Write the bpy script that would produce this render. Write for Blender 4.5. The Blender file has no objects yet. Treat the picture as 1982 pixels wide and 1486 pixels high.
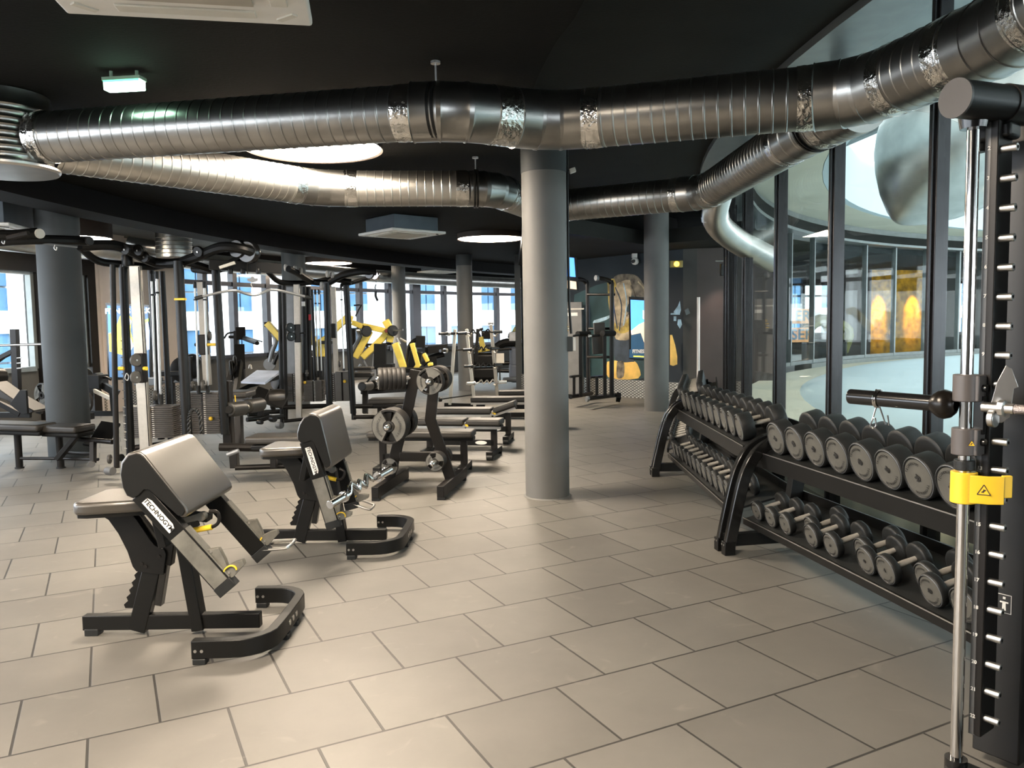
import bpy, bmesh, math, random
from mathutils import Vector, Matrix
random.seed(7)
S = bpy.context.scene
COL = S.collection
pi = math.pi
# ------------------------------------------------------------------ camera
FPX, PITCH, ROLL, EYE = 1538.0, 0.0762, 0.0156, 1.55
cam_d = bpy.data.cameras.new('camera'); cam = bpy.data.objects.new('camera', cam_d); COL.objects.link(cam)
cam_d.sensor_fit = 'HORIZONTAL'; cam_d.sensor_width = 36.0; cam_d.lens = FPX / 1982 * 36.0
cam_d.clip_start = .05; cam_d.clip_end = 400
cam.matrix_world = (Matrix.Translation((0, 0, EYE)) @ Matrix.Rotation(pi/2 - PITCH, 4, 'X') @ Matrix.Rotation(-ROLL, 4, 'Z'))
S.camera = cam
S.view_settings.view_transform = 'Standard'; S.view_settings.look = 'None'
S.view_settings.gamma = 1; S.view_settings.exposure = 1.75; S.view_settings.use_curve_mapping = False

def ray(x, y):
    dx, dy = x-991, y-743
    c, s = math.cos(ROLL), math.sin(ROLL)
    X = (dx*c-dy*s)/FPX; Y = -(dx*s+dy*c)/FPX
    cp, sp = math.cos(PITCH), math.sin(PITCH)
    return Vector((X, cp+Y*sp, -sp+Y*cp))
def G(x, y, z=0.0):              # the point of the photo on the level z
    d = ray(x, y); return d*((z-EYE)/d.z)+Vector((0, 0, EYE))
def V(x, y, Y):                  # the point of the photo at the distance Y
    d = ray(x, y); return d*(Y/d.y)+Vector((0, 0, EYE))
def onplane(x, y, P0, n):
    d = ray(x, y); o = Vector((0, 0, EYE)); return o+d*((P0-o).dot(n)/d.dot(n))
CX, CY = 21.0, 6.7               # centre of the round building
def ring(R, deg, z=0.0): a = math.radians(deg); return Vector((CX+R*math.cos(a), CY+R*math.sin(a), z))
def ang(x, y): return math.degrees(math.atan2(y-CY, x-CX))
def ringhit(px, py, R, far=True):
    d = ray(px, py); hn = math.hypot(d.x, d.y); hx, hy = d.x/hn, d.y/hn
    b = hx*CX+hy*CY; D = b*b-CX*CX-CY*CY+R*R
    t = b+(math.sqrt(D) if far else -math.sqrt(D))
    return d*(t/hn)+Vector((0, 0, EYE))
# ------------------------------------------------------------------ materials
MATS = {}
def mat(name, col, rough=.5, metal=0., spec=.5, var=.12, nscale=6., bump=0., bscale=60., emis=None, es=0., coat=0., alpha=None):
    if name in MATS: return MATS[name]
    m = bpy.data.materials.new(name); m.use_nodes = True
    nt = m.node_tree; b = nt.nodes['Principled BSDF']
    tc = nt.nodes.new('ShaderNodeTexCoord'); no = nt.nodes.new('ShaderNodeTexNoise')
    no.inputs['Scale'].default_value = nscale; no.inputs['Detail'].default_value = 4
    nt.links.new(tc.outputs['Object'], no.inputs['Vector'])
    cr = nt.nodes.new('ShaderNodeValToRGB')
    c0 = [max(0, c*(1-var)) for c in col]; c1 = [min(1, c*(1+var)) for c in col]
    cr.color_ramp.elements[0].color = (*c0, 1); cr.color_ramp.elements[1].color = (*c1, 1)
    cr.color_ramp.elements[0].position = .3; cr.color_ramp.elements[1].position = .7
    nt.links.new(no.outputs['Fac'], cr.inputs['Fac']); nt.links.new(cr.outputs['Color'], b.inputs['Base Color'])
    b.inputs['Roughness'].default_value = rough; b.inputs['Metallic'].default_value = metal
    b.inputs['Specular IOR Level'].default_value = spec
    if coat: b.inputs['Coat Weight'].default_value = coat; b.inputs['Coat Roughness'].default_value = .40
    if bump:
        n2 = nt.nodes.new('ShaderNodeTexNoise'); n2.inputs['Scale'].default_value = bscale; n2.inputs['Detail'].default_value = 3
        nt.links.new(tc.outputs['Object'], n2.inputs['Vector'])
        bp = nt.nodes.new('ShaderNodeBump'); bp.inputs['Strength'].default_value = bump; bp.inputs['Distance'].default_value = .01
        nt.links.new(n2.outputs['Fac'], bp.inputs['Height']); nt.links.new(bp.outputs['Normal'], b.inputs['Normal'])
    if emis: b.inputs['Emission Color'].default_value = (*emis, 1); b.inputs['Emission Strength'].default_value = es
    MATS[name] = m; return m
def glassmat(name, tint, refl=.9):
    m = bpy.data.materials.new(name); m.use_nodes = True; nt = m.node_tree; nt.nodes.clear()
    o = nt.nodes.new('ShaderNodeOutputMaterial'); mx = nt.nodes.new('ShaderNodeMixShader')
    t = nt.nodes.new('ShaderNodeBsdfTransparent'); g = nt.nodes.new('ShaderNodeBsdfGlossy'); fr = nt.nodes.new('ShaderNodeLayerWeight'); pw = nt.nodes.new('ShaderNodeMath'); pw.operation = 'POWER'; pw.inputs[1].default_value = 4.5; ad = nt.nodes.new('ShaderNodeMath'); ad.operation = 'MULTIPLY_ADD'; ad.inputs[1].default_value = .9; ad.inputs[2].default_value = .035
    ml = nt.nodes.new('ShaderNodeMath'); ml.operation = 'MULTIPLY'; ml.inputs[1].default_value = refl
    g.inputs['Roughness'].default_value = .01
    t.inputs['Color'].default_value = (*tint, 1)
    nt.links.new(fr.outputs['Facing'], pw.inputs[0]); nt.links.new(pw.outputs[0], ad.inputs[0]); nt.links.new(ad.outputs[0], ml.inputs[0]); nt.links.new(ml.outputs[0], mx.inputs[0])
    nt.links.new(t.outputs[0], mx.inputs[1]); nt.links.new(g.outputs[0], mx.inputs[2]); nt.links.new(mx.outputs[0], o.inputs[0])
    MATS[name] = m; return m
BLK = mat('black_powder_coated_steel', (.0045, .0045, .0042), .40, .0, .3, .15, 8)
BLKG = mat('gloss_black_metal', (.008, .008, .008), .18, .0, .6)
BRN = mat('dark_warm_grey_steel', (.013, .0115, .0105), .4, .3, .35)
GRYS = mat('grey_steel_frame', (.20, .21, .22), .4, .4)
RUB = mat('black_rubber', (.011, .012, .012), .5, 0, .4, .2, 20, .1, 200)
VIN = mat('dark_vinyl_upholstery', (.027, .021, .014), .38, 0, 1., .1, 10, .05, 250, coat=1.)
VIN2 = mat('worn_bench_vinyl', (.026, .023, .019), .5, 0, .55, .1, 10)
VINS = mat('dark_vinyl_side', (.007, .007, .0065), .55, 0, .2, .1, 10)
CHR = mat('polished_chrome', (.75, .74, .73), .12, 1., .5, .05)
CHRD = mat('dark_chrome', (.32, .28, .27), .18, 1., .5, .08)
SIL = mat('satin_silver', (.55, .54, .52), .35, 1., .5, .08)
ALU = mat('brushed_aluminium', (.44, .41, .36), .42, .75, .5, .06, 30)
GREYP = mat('grey_painted_side_panel', (.16, .155, .135), .5, .35, .5, .25, 12)
YEL = mat('yellow_plastic', (.82, .53, .03), .4, 0, .5, .05)
YELP = mat('yellow_painted_steel', (.72, .56, .10), .4, 0, .5, .1)
WHT = mat('white_plastic', (.72, .70, .66), .5, 0, .5, .05)
CRM = mat('cream_painted_steel', (.60, .57, .50), .4, 0, .5, .08)
COLM = mat('slate_grey_column_paint', (.135, .133, .125), .6, 0, .35, .06, 3)
COLD = mat('charcoal_column_paint', (.05, .056, .058), .6, 0, .35, .06, 3)
CEIL = mat('dark_ceiling_paint', (.0075, .0074, .0064), .9, 0, .12, .15, 2, .2, 40)
CEIL2 = mat('grey_ceiling_paint', (.022, .022, .020), .9, 0, .15, .12, 2, .2, 40)
CEIL3 = mat('light_grey_ceiling_paint', (.10, .10, .095), .85, 0, .25, .12, 2)
BEAM = mat('near_black_beam_paint', (.006, .0055, .0055), .8, 0, .15)
WALLD = mat('dark_grey_wall_paint', (.075, .074, .070), .7, 0, .3, .08, 2)
WALLB = mat('brown_grey_wall_paint', (.085, .070, .064), .7, 0, .3, .08, 2)
WALLN = mat('deep_blue_grey_wall_print', (.022, .030, .038), .6, 0, .3, .3, 1.2)
WALLL = mat('beige_grey_wall_paint', (.58, .50, .43), .7, 0, .3, .06, 2)
BEI = mat('beige_soffit_paint', (.80, .76, .62), .8, 0, .2, .05, 1)
WHB = mat('white_atrium_roof_membrane', (.70, .82, .86), .6, 0, .3, .03, .6)
MULL = mat('dark_mullion_metal', (.045, .043, .045), .25, .75, .5, .1)
MULG = mat('grey_mullion_metal', (.25, .27, .27), .35, .5, .5, .1)
ORY = mat('amber_yellow_wall_paint', (.62, .29, .004), .6, 0, .2, .5, 4)
HANDLE = mat('knurled_handle_steel', (.52, .50, .46), .4, .45, .5, .1, 40)
IRON = mat('dark_cast_iron', (.022, .020, .018), .55, 0, .35, .2, 12)
FOIL = mat('silver_foil_tape', (.72, .71, .68), .16, 1., .5, .1, 20, 1., 26)
DUCT = mat('galvanised_duct_steel', (.33, .325, .31), .30, 1., .5, .15, 5, .06, 30)
DUCTL = mat('pale_galvanised_duct_steel', (.50, .49, .46), .34, 1., .5, .12, 5, .06, 30)
LAMP = mat('lamp_diffuser', (1, .95, .88), .5, emis=(1.0, .84, .66), es=32.)
BRWN = mat('brown_lamp_shade', (.035, .022, .015), .6)
GLASS = glassmat('clear_glass', (.93, .96, .955))
GLASSA = glassmat('atrium_glass', (.93, .965, .955), .55)
GLASSF = glassmat('gallery_glass', (.95, .97, .965), .22)
GLROOF = glassmat('skylight_glass', (.28, .29, .28))
PAPER = mat('printed_label', (.78, .76, .72), .6)
TXT = mat('dark_print', (.02, .02, .02), .6)
TXW = mat('white_print', (.75, .74, .70), .6)
FACEG = mat('grey_dumbbell_face', (.095, .092, .080), .5, .0, .5, .12, 15)
PLATEG = mat('worn_grey_plate_print', (.13, .125, .11), .55, 0, .4, .2, 12)

def floor_material():
    m = bpy.data.materials.new('grey_rubber_tile_floor'); m.use_nodes = True; nt = m.node_tree; N = nt.nodes; L = nt.links
    b = N['Principled BSDF']; tc = N.new('ShaderNodeTexCoord'); mp = N.new('ShaderNodeMapping')
    mp.vector_type = 'TEXTURE'
    mp.inputs['Location'].default_value = (-1.6349, 2.9149, 0); mp.inputs['Rotation'].default_value = (0, 0, .4717)
    L.new(tc.outputs['Object'], mp.inputs['Vector'])
    br = N.new('ShaderNodeTexBrick'); br.offset = .5; br.inputs['Scale'].default_value = 1
    br.inputs['Brick Width'].default_value = .506; br.inputs['Row Height'].default_value = .4926
    br.inputs['Mortar Size'].default_value = .0058; br.inputs['Mortar Smooth'].default_value = .3; br.inputs['Bias'].default_value = 0
    br.inputs['Color1'].default_value = (.118, .111, .099, 1); br.inputs['Color2'].default_value = (.142, .134, .120, 1); br.inputs['Mortar'].default_value = (.030, .028, .025, 1)
    L.new(mp.outputs['Vector'], br.inputs['Vector'])
    no = N.new('ShaderNodeTexNoise'); no.inputs['Scale'].default_value = 1.6; no.inputs['Detail'].default_value = 6; no.inputs['Roughness'].default_value = .65
    L.new(tc.outputs['Object'], no.inputs['Vector'])
    mr = N.new('ShaderNodeMapRange'); mr.inputs[1].default_value = .3; mr.inputs[2].default_value = .7; mr.inputs[3].default_value = .88; mr.inputs[4].default_value = 1.12
    L.new(no.outputs['Fac'], mr.inputs[0])
    mx = N.new('ShaderNodeMix'); mx.data_type = 'RGBA'; mx.blend_type = 'MULTIPLY'; mx.inputs[0].default_value = 1
    L.new(br.outputs['Color'], mx.inputs[6]); L.new(mr.outputs[0], mx.inputs[7])
    # pale scuffs
    n2 = N.new('ShaderNodeTexNoise'); n2.inputs['Scale'].default_value = 3.2; n2.inputs['Detail'].default_value = 8; n2.inputs['Distortion'].default_value = 2.5
    L.new(tc.outputs['Object'], n2.inputs['Vector'])
    m2 = N.new('ShaderNodeMapRange'); m2.inputs[1].default_value = .64; m2.inputs[2].default_value = .80; m2.inputs[3].default_value = 0; m2.inputs[4].default_value = .35
    L.new(n2.outputs['Fac'], m2.inputs[0])
    mx2 = N.new('ShaderNodeMix'); mx2.data_type = 'RGBA'; mx2.inputs[7].default_value = (.27, .25, .22, 1)
    L.new(m2.outputs[0], mx2.inputs[0]); L.new(mx.outputs[2], mx2.inputs[6]); L.new(mx2.outputs[2], b.inputs['Base Color'])
    b.inputs['Roughness'].default_value = .52; b.inputs['Specular IOR Level'].default_value = .45
    bp = N.new('ShaderNodeBump'); bp.inputs['Strength'].default_value = .6; bp.inputs['Distance'].default_value = .004; bp.invert = True
    L.new(br.outputs['Fac'], bp.inputs['Height']); L.new(bp.outputs['Normal'], b.inputs['Normal'])
    return m
FLOOR = floor_material()
def treadplate():
    m = bpy.data.materials.new('aluminium_tread_plate'); m.use_nodes = True; nt = m.node_tree; N = nt.nodes; L = nt.links
    b = N['Principled BSDF']; b.inputs['Metallic'].default_value = .8; b.inputs['Roughness'].default_value = .35
    uv = N.new('ShaderNodeUVMap'); vo = N.new('ShaderNodeTexVoronoi'); vo.inputs['Scale'].default_value = 1; vo.inputs['Randomness'].default_value = 0
    mp = N.new('ShaderNodeMapping'); mp.inputs['Scale'].default_value = (14, 26, 1); mp.inputs['Rotation'].default_value = (0, 0, .78)
    L.new(uv.outputs[0], mp.inputs['Vector']); L.new(mp.outputs[0], vo.inputs['Vector'])
    cr = N.new('ShaderNodeValToRGB'); cr.color_ramp.elements[0].position = .25; cr.color_ramp.elements[1].position = .45
    cr.color_ramp.elements[0].color = (.75, .72, .66, 1); cr.color_ramp.elements[1].color = (.22, .21, .19, 1)
    L.new(vo.outputs['Distance'], cr.inputs[0]); L.new(cr.outputs[0], b.inputs['Base Color'])
    bp = N.new('ShaderNodeBump'); bp.inputs['Strength'].default_value = .8; bp.inputs['Distance'].default_value = .01; bp.invert = True
    L.new(vo.outputs['Distance'], bp.inputs['Height']); L.new(bp.outputs[0], b.inputs['Normal'])
    return m
TREAD = treadplate()
# ------------------------------------------------------------------ mesh builder
def frame_from(a, up=(0, 0, 1)):
    a = Vector(a).normalized(); up = Vector(up)
    if abs(a.dot(up)) > .995: up = Vector((0, 1, 0)) if abs(a.y) < .9 else Vector((1, 0, 0))
    x = up.cross(a).normalized(); y = a.cross(x).normalized()
    return x, y, a
class MB:
    def __init__(s): s.v = []; s.f = []; s.uv = None
    def add(s, vs, fs):
        o = len(s.v); s.v += [Vector(v) for v in vs]; s.f += [[i+o for i in f] for f in fs]; return s
    def box(s, c, size, R=None):
        c = Vector(c); h = Vector(size)/2; vs = []
        for z in (-1, 1):
            for y in (-1, 1):
                for x in (-1, 1):
                    p = Vector((x*h.x, y*h.y, z*h.z)); vs.append(c+(R @ p if R else p))
        return s.add(vs, [[0, 2, 3, 1], [4, 5, 7, 6], [0, 1, 5, 4], [2, 6, 7, 3], [0, 4, 6, 2], [1, 3, 7, 5]])
    def bar(s, p0, p1, w, h, up=(0, 0, 1)):
        return s.rsweep([p0, p1], w, h, up)
    def rsweep(s, pts, w, h, up=(0, 0, 1), hs=None, closed=False):
        pts = [Vector(p) for p in pts]; n = len(pts); vs = []; fs = []; upv = Vector(up)
        for i, p in enumerate(pts):
            if closed: d0 = (p-pts[i-1]).normalized(); d1 = (pts[(i+1) % n]-p).normalized()
            else:
                d0 = (p-pts[i-1]).normalized() if i else None; d1 = (pts[i+1]-p).normalized() if i < n-1 else None
            a = (d0+d1) if d0 and d1 else (d0 or d1)
            x, y, a = frame_from(a, upv)
            k = 1.0
            if d0 and d1: k = 1/max(.35, math.cos(d0.angle(d1)/2))
            hh = hs[i] if hs else h
            # mitre: bending direction
            if d0 and d1 and d0.angle(d1) > 1e-3:
                bd = (d1-d0).normalized(); kx = 1+(k-1)*abs(bd.dot(x)); ky = 1+(k-1)*abs(bd.dot(y))
            else: kx = ky = 1
            for sx, sy in ((-1, -1), (1, -1), (1, 1), (-1, 1)): vs.append(p+x*sx*w/2*kx+y*sy*hh/2*ky)
        m = n if closed else n-1
        for i in range(m):
            a_, b_ = i*4, ((i+1) % n)*4
            for k in range(4): fs.append([a_+k, a_+(k+1) % 4, b_+(k+1) % 4, b_+k])
        if not closed: fs.append([3, 2, 1, 0]); e = (n-1)*4; fs.append([e, e+1, e+2, e+3])
        return s.add(vs, fs)
    def cyl(s, p0, p1, r, r2=None, seg=16):
        p0, p1 = Vector(p0), Vector(p1); r2 = r if r2 is None else r2
        x, y, a = frame_from(p1-p0); vs = []
        for p, rr in ((p0, r), (p1, r2)):
            for k in range(seg): t = 2*pi*k/seg; vs.append(p+x*math.cos(t)*rr+y*math.sin(t)*rr)
        fs = [[k, (k+1) % seg, seg+(k+1) % seg, seg+k] for k in range(seg)]
        fs += [list(range(seg))[::-1], list(range(seg, 2*seg))]
        return s.add(vs, fs)
    def sweep(s, pts, r, seg=12, rad=None, caps=True):
        pts = [Vector(p) for p in pts]; n = len(pts); vs = []; fs = []
        x = None
        for i, p in enumerate(pts):
            a = (pts[min(i+1, n-1)]-pts[max(i-1, 0)]).normalized()
            if x is None: x, y, a = frame_from(a)
            else:
                x = (x-a*x.dot(a)).normalized(); y = a.cross(x)
            rr = rad[i] if rad else r
            for k in range(seg): t = 2*pi*k/seg; vs.append(p+x*math.cos(t)*rr+y*math.sin(t)*rr)
        for i in range(n-1):
            for k in range(seg): fs.append([i*seg+k, i*seg+(k+1) % seg, (i+1)*seg+(k+1) % seg, (i+1)*seg+k])
        if caps: fs += [list(range(seg))[::-1], list(range((n-1)*seg, n*seg))]
        return s.add(vs, fs)
    def lathe(s, prof, p0=(0, 0, 0), axis=(0, 0, 1), seg=24, skip=None):
        x, y, a = frame_from(axis); p0 = Vector(p0); vs = []; fs = []; n = len(prof)
        for (r, z) in prof:
            for k in range(seg): t = 2*pi*k/seg; vs.append(p0+x*math.cos(t)*r+y*math.sin(t)*r+a*z)
        for i in range(n-1):
            for k in range(seg):
                if skip and skip(i, k): continue
                fs.append([i*seg+k, i*seg+(k+1) % seg, (i+1)*seg+(k+1) % seg, (i+1)*seg+k])
        return s.add(vs, fs)
    def prism(s, poly, o, ux, uy, th, center=True):
        o, ux, uy = Vector(o), Vector(ux), Vector(uy); n_ = ux.cross(uy).normalized(); k = len(poly)
        a = -th/2 if center else 0; vs = [o+ux*p[0]+uy*p[1]+n_*a for p in poly]+[o+ux*p[0]+uy*p[1]+n_*(a+th) for p in poly]
        fs = [list(range(k))[::-1], list(range(k, 2*k))]+[[i, (i+1) % k, k+(i+1) % k, k+i] for i in range(k)]
        return s.add(vs, fs)
    def poly3(s, pts, th_vec):
        k = len(pts); t = Vector(th_vec); vs = [Vector(p) for p in pts]+[Vector(p)+t for p in pts]
        return s.add(vs, [list(range(k))[::-1], list(range(k, 2*k))]+[[i, (i+1) % k, k+(i+1) % k, k+i] for i in range(k)])
    def arc(s, R0, R1, z0, z1, a0, a1, n):   # a curved block about the building's centre
        vs = []; fs = []
        for i in range(n+1):
            t = a0+(a1-a0)*i/n
            for R, z in ((R0, z0), (R1, z0), (R1, z1), (R0, z1)): vs.append(ring(R, t, z))
        for i in range(n):
            for k in range(4): fs.append([i*4+k, i*4+(k+1) % 4, (i+1)*4+(k+1) % 4, (i+1)*4+k])
        fs += [[0, 3, 2, 1], [n*4, n*4+1, n*4+2, n*4+3]]
        return s.add(vs, fs)
def obj(name, mb, m, parent=None, bevel=0., smooth=35, seg=2, fix=True):
    me = bpy.data.meshes.new(name)
    off = root_of(parent).location.copy() if parent and fix else Vector((0, 0, 0))
    me.from_pydata([v-off for v in mb.v], [], mb.f); me.validate()
    bm = bmesh.new(); bm.from_mesh(me); bmesh.ops.recalc_face_normals(bm, faces=bm.faces); bm.to_mesh(me); bm.free()
    me.materials.append(m)
    me.polygons.foreach_set('use_smooth', [True]*len(me.polygons)); me.set_sharp_from_angle(angle=math.radians(smooth))
    o = bpy.data.objects.new(name, me); COL.objects.link(o)
    if parent: o.parent = parent
    if bevel:
        b = o.modifiers.new('bevel', 'BEVEL'); b.width = bevel; b.segments = seg; b.limit_method = 'ANGLE'; b.angle_limit = math.radians(40); b.harden_normals = False
    return o
def root_of(o):
    while o.parent: o = o.parent
    return o
def tag(o, label, cat, group=None, kind=None):
    o['label'] = label; o['category'] = cat
    if group: o['group'] = group
    if kind: o['kind'] = kind
    return o
def struct(name, mb, m, parent=None, **k):
    o = obj(name, mb, m, parent, **k)
    if parent is None: o['kind'] = 'structure'
    return o
def thing(name, label, cat, loc=(0, 0, 0), group=None):
    o = bpy.data.objects.new(name, None); COL.objects.link(o); o.location = Vector(loc); o.empty_display_size = .1
    return tag(o, label, cat, group)
def copy_tree(o, parent=None):
    c = o.copy(); COL.objects.link(c); c.parent = parent
    for ch in list(o.children): copy_tree(ch, c)
    return c
def text(name, s_, size, m, parent, M, extr=.0006, bold=0.):
    cu = bpy.data.curves.new('tmp', 'FONT'); cu.body = s_; cu.size = size; cu.extrude = extr; cu.align_x = 'CENTER'; cu.align_y = 'CENTER'; cu.offset = bold
    cu.resolution_u = 3
    t = bpy.data.objects.new('tmp', cu); me = bpy.data.meshes.new_from_object(t)
    bpy.data.objects.remove(t); bpy.data.curves.remove(cu); me.name = name
    me.transform(M); me.materials.clear(); me.materials.append(m)
    o = bpy.data.objects.new(name, me); COL.objects.link(o); o.parent = parent
    return o
def merge_text(name, items, m, parent):      # items: (string, size, Matrix, bold)
    me_all = bmesh.new()
    for s_, size, M, bold in items:
        cu = bpy.data.curves.new('tmp', 'FONT'); cu.body = s_; cu.size = size; cu.extrude = .0006; cu.align_x = 'CENTER'; cu.align_y = 'CENTER'; cu.offset = bold; cu.resolution_u = 2
        t = bpy.data.objects.new('tmp', cu); me = bpy.data.meshes.new_from_object(t); bpy.data.objects.remove(t); bpy.data.curves.remove(cu)
        me.transform(M); me_all.from_mesh(me); bpy.data.meshes.remove(me)
    me = bpy.data.meshes.new(name); me_all.to_mesh(me); me_all.free(); me.materials.append(m)
    o = bpy.data.objects.new(name, me); COL.objects.link(o); o.parent = parent; return o
def basis(o, x, y, z):                        # matrix from origin and axes
    return Matrix.Translation(Vector(o)) @ Matrix((Vector(x), Vector(y), Vector(z))).transposed().to_4x4()
def smooth_path(pts, n=6):
    pts = [Vector(p) for p in pts]; out = []
    P = [pts[0]]+pts+[pts[-1]]
    for i in range(1, len(P)-2):
        for k in range(n):
            t = k/n; a, b, c, d = P[i-1], P[i], P[i+1], P[i+2]
            out.append(.5*((2*b)+(-a+c)*t+(2*a-5*b+4*c-d)*t*t+(-a+3*b-3*c+d)*t**3))
    out.append(pts[-1]); return out
ORD = ['first', 'second', 'third', 'fourth', 'fifth', 'sixth', 'seventh', 'eighth', 'ninth', 'tenth', 'eleventh', 'twelfth', 'thirteenth', 'fourteenth', 'fifteenth', 'sixteenth', 'seventeenth']

# ================================================================== SETTING
mb = MB(); mb.arc(18.4, 30.2, -.2, 0, 50, 250, 100); struct('floor', mb, FLOOR, smooth=20)
# ceilings: ring zones
A0, A1 = 95, 250
mb = MB(); mb.arc(18.2, 25.9, 3.50, 3.7, A0, A1, 80); struct('ceiling', mb, CEIL2)
# lowered ceiling of the left zone, stops along a curved step
edge = [(.55, -7), (.55, 0), (.50, 2.5), (.39, 4.1), (.27, 4.76), (.17, 5.7), (.15, 7), (.25, 9), (.6, 11.5), (1.6, 13.6), (3.2, 15.4), (3.6, 19)]
edge = [(p.x, p.y) for p in smooth_path([(x, y, 0) for x, y in edge], 4)]
outer = [ring(25.95, t) for t in range(118, 214, 3)]
poly = [(x, y) for x, y in edge]+[(p.x, p.y) for p in outer]
mb = MB(); mb.prism(poly, (0, 0, 3.15), (1, 0, 0), (0, 1, 0), .34, center=False); struct('ceiling', mb, CEIL, smooth=20)
mb = MB(); mb.arc(25.9, 26.35, 2.9, 3.55, 115, 215, 60); struct('trim_1', mb, BEAM, smooth=20)
mb = MB(); mb.arc(26.35, 30.2, 3.32, 3.5, 60, 215, 80); struct('ceiling', mb, CEIL3)
# lower soffit at the back right
mb = MB(); poly = [(.2, 11.5), (.95, 12.3), (1.7, 13.3), (2.4, 14.2), (3.1, 13.7), (3.75, 13.0), (5.5, 16.5), (4.2, 18.5), (.2, 19.6)]
mb.prism(poly, (0, 0, 2.90), (1, 0, 0), (0, 1, 0), .24, center=False); struct('ceiling', mb, CEIL2, smooth=20)
# outer wall: sill, lintel, solid parts
mb = MB(); mb.arc(30, 30.2, 0, .84, 60, 160.1, 60); mb.arc(30, 30.2, 0, .92, 164.9, 215, 40)
struct('wall_outer', mb, WALLD)
mb = MB(); mb.arc(30, 30.2, 3.05, 3.5, 60, 215, 90); struct('wall_lintel', mb, BEAM)
mb = MB(); mb.arc(29.85, 30.2, 0, 3.5, 160.1, 164.0, 10); struct('wall_left', mb, WALLL, smooth=20)
mb = MB(); mb.arc(29.6, 30.2, 0, 3.5, 163.15, 163.9, 3); struct('trim_2', mb, WALLL)
mb = MB(); mb.arc(29.9, 30.2, 0, 3.3, 164.0, 164.35, 2); mb.arc(29.9, 30.2, 0, 3.3, 165.0, 166.5, 4); mb.arc(29.9, 30.2, 2.55, 3.3, 164, 175, 10); struct('wall_left_frame', mb, BRN)
# window bays (frames + glass)
angs = [160.1, 158.2, 156.39, 154.26, 152.21, 149.9, 147.52, 145.2, 142.96, 140.5, 138.19, 135.72, 133.3, 131, 128.7, 126.4, 124, 121.7, 119.4, 117, 114.7, 112.4, 110, 107.7, 105.4, 103]
wn = 1
for i in range(len(angs)-1):
    a, b = angs[i], angs[i+1]
    if 119 < a < 131: continue                 # hidden behind the mural wall
    w = bpy.data.objects.new('window_%d' % wn, None); COL.objects.link(w); w['kind'] = 'structure'; wn += 1
    w.location = ring(30, a)
    mb = MB()
    x, y = ring(30, a), ring(30.12, a)
    wd = .14 if a != 142.96 else .34
    n = (ring(30, a)-ring(29, a)); tdir = n.cross(Vector((0, 0, 1)))
    mb.bar(ring(30.02, a, .8), ring(30.02, a, 3.1), wd, .16, up=n)
    for z, hh in ((.88, .08), (2.56, .10), (3.06, .08)): mb.bar(ring(30.02, a, z), ring(30.02, b, z), .12, hh)
    obj('window_frame', mb, MULL, w)
    mb = MB(); mb.bar(ring(30.05, a, 1.95), ring(30.05, b, 1.95), .012, 2.2); obj('window_pane', mb, GLASS, w)
w = bpy.data.objects.new('window_%d' % wn, None); COL.objects.link(w); w['kind'] = 'structure'; w.location = ring(30, 166.6); wn += 1
for a, b in ((166.6, 171), (164.35, 165.0)):
    mb = MB(); mb.bar(ring(30.02, a, .9), ring(30.02, b, .9), .1, .08); mb.bar(ring(30.02, a, 2.55), ring(30.02, b, 2.55), .1, .1); mb.bar(ring(30.02, a, .9), ring(30.02, a, 2.6), .09, .1)
    obj('window_frame', mb, MULG, w)
    mb = MB(); mb.bar(ring(30.06, a, 1.72), ring(30.06, b, 1.72), .012, 1.64); obj('window_pane', mb, GLASS, w)
# wall with the mural, back right
MA, MBp = Vector((.25, 18.8, 0)), Vector((3.28, 15.2, 0))
md = (MBp-MA).normalized(); mn = Vector((-md.y, md.x, 0)); mn = -mn if mn.y > 0 else mn
def wallblock(a, b, z0, z1, m, name, th=.2):
    mb = MB(); a, b = Vector(a), Vector(b); d = (b-a).normalized(); n = Vector((-d.y, d.x, 0)); n = -n if n.y < 0 else n
    mb.poly3([a+Vector((0, 0, z0)), b+Vector((0, 0, z0)), b+Vector((0, 0, z1)), a+Vector((0, 0, z1))], n*th); return struct(name, mb, m, smooth=20)
wallblock(MA, MBp, 0, 3.2, WALLN, 'wall_mural')
wallblock(MBp, (3.52, 15.1, 0), 0, 3.2, WALLD, 'wall_right_back')
wallblock((3.52, 15.1, 0), (4.9, 14.9, 0), 0, 3.2, WALLB, 'wall_right_corner')
mb = MB(); a = MA-mn*0+Vector((-.12, -.05, 0)); mb.box((.17, 18.85, 1.7), (.14, .3, 3.4)); struct('wall_mural_end', mb, COLD)
# tread plate skirting
def skirt(a, b, h, name):
    me = bpy.data.meshes.new(name); a, b = Vector(a), Vector(b); L_ = (b-a).length
    me.from_pydata([a, b, b+Vector((0, 0, h)), a+Vector((0, 0, h))], [], [[0, 1, 2, 3]]); uv = me.uv_layers.new()
    for i, c in enumerate(((0, 0), (L_, 0), (L_, h), (0, h))): uv.data[i].uv = c
    me.materials.append(TREAD); o = bpy.data.objects.new(name, me); COL.objects.link(o)
    so = o.modifiers.new('solid', 'SOLIDIFY'); so.thickness = .012; o['kind'] = 'structure'
skirt(MA+mn*.015+Vector((-.1, 0, 0)), MBp+mn*.015, .36, 'baseboard_mural'); skirt(MBp+Vector((.0, -.015, 0)), (3.52, 15.085, 0), .36, 'baseboard_right')
skirt(ring(29.83, 164.0), ring(29.83, 162.0), .36, 'baseboard_left'); skirt(ring(29.83, 162.0), ring(29.83, 160.1), .36, 'baseboard_left')
# enclosure behind the camera
wallblock((-9.6, -6.3, 0), (3.6, -6.0, 0), 0, 3.7, WALLD, 'wall_back')
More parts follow.
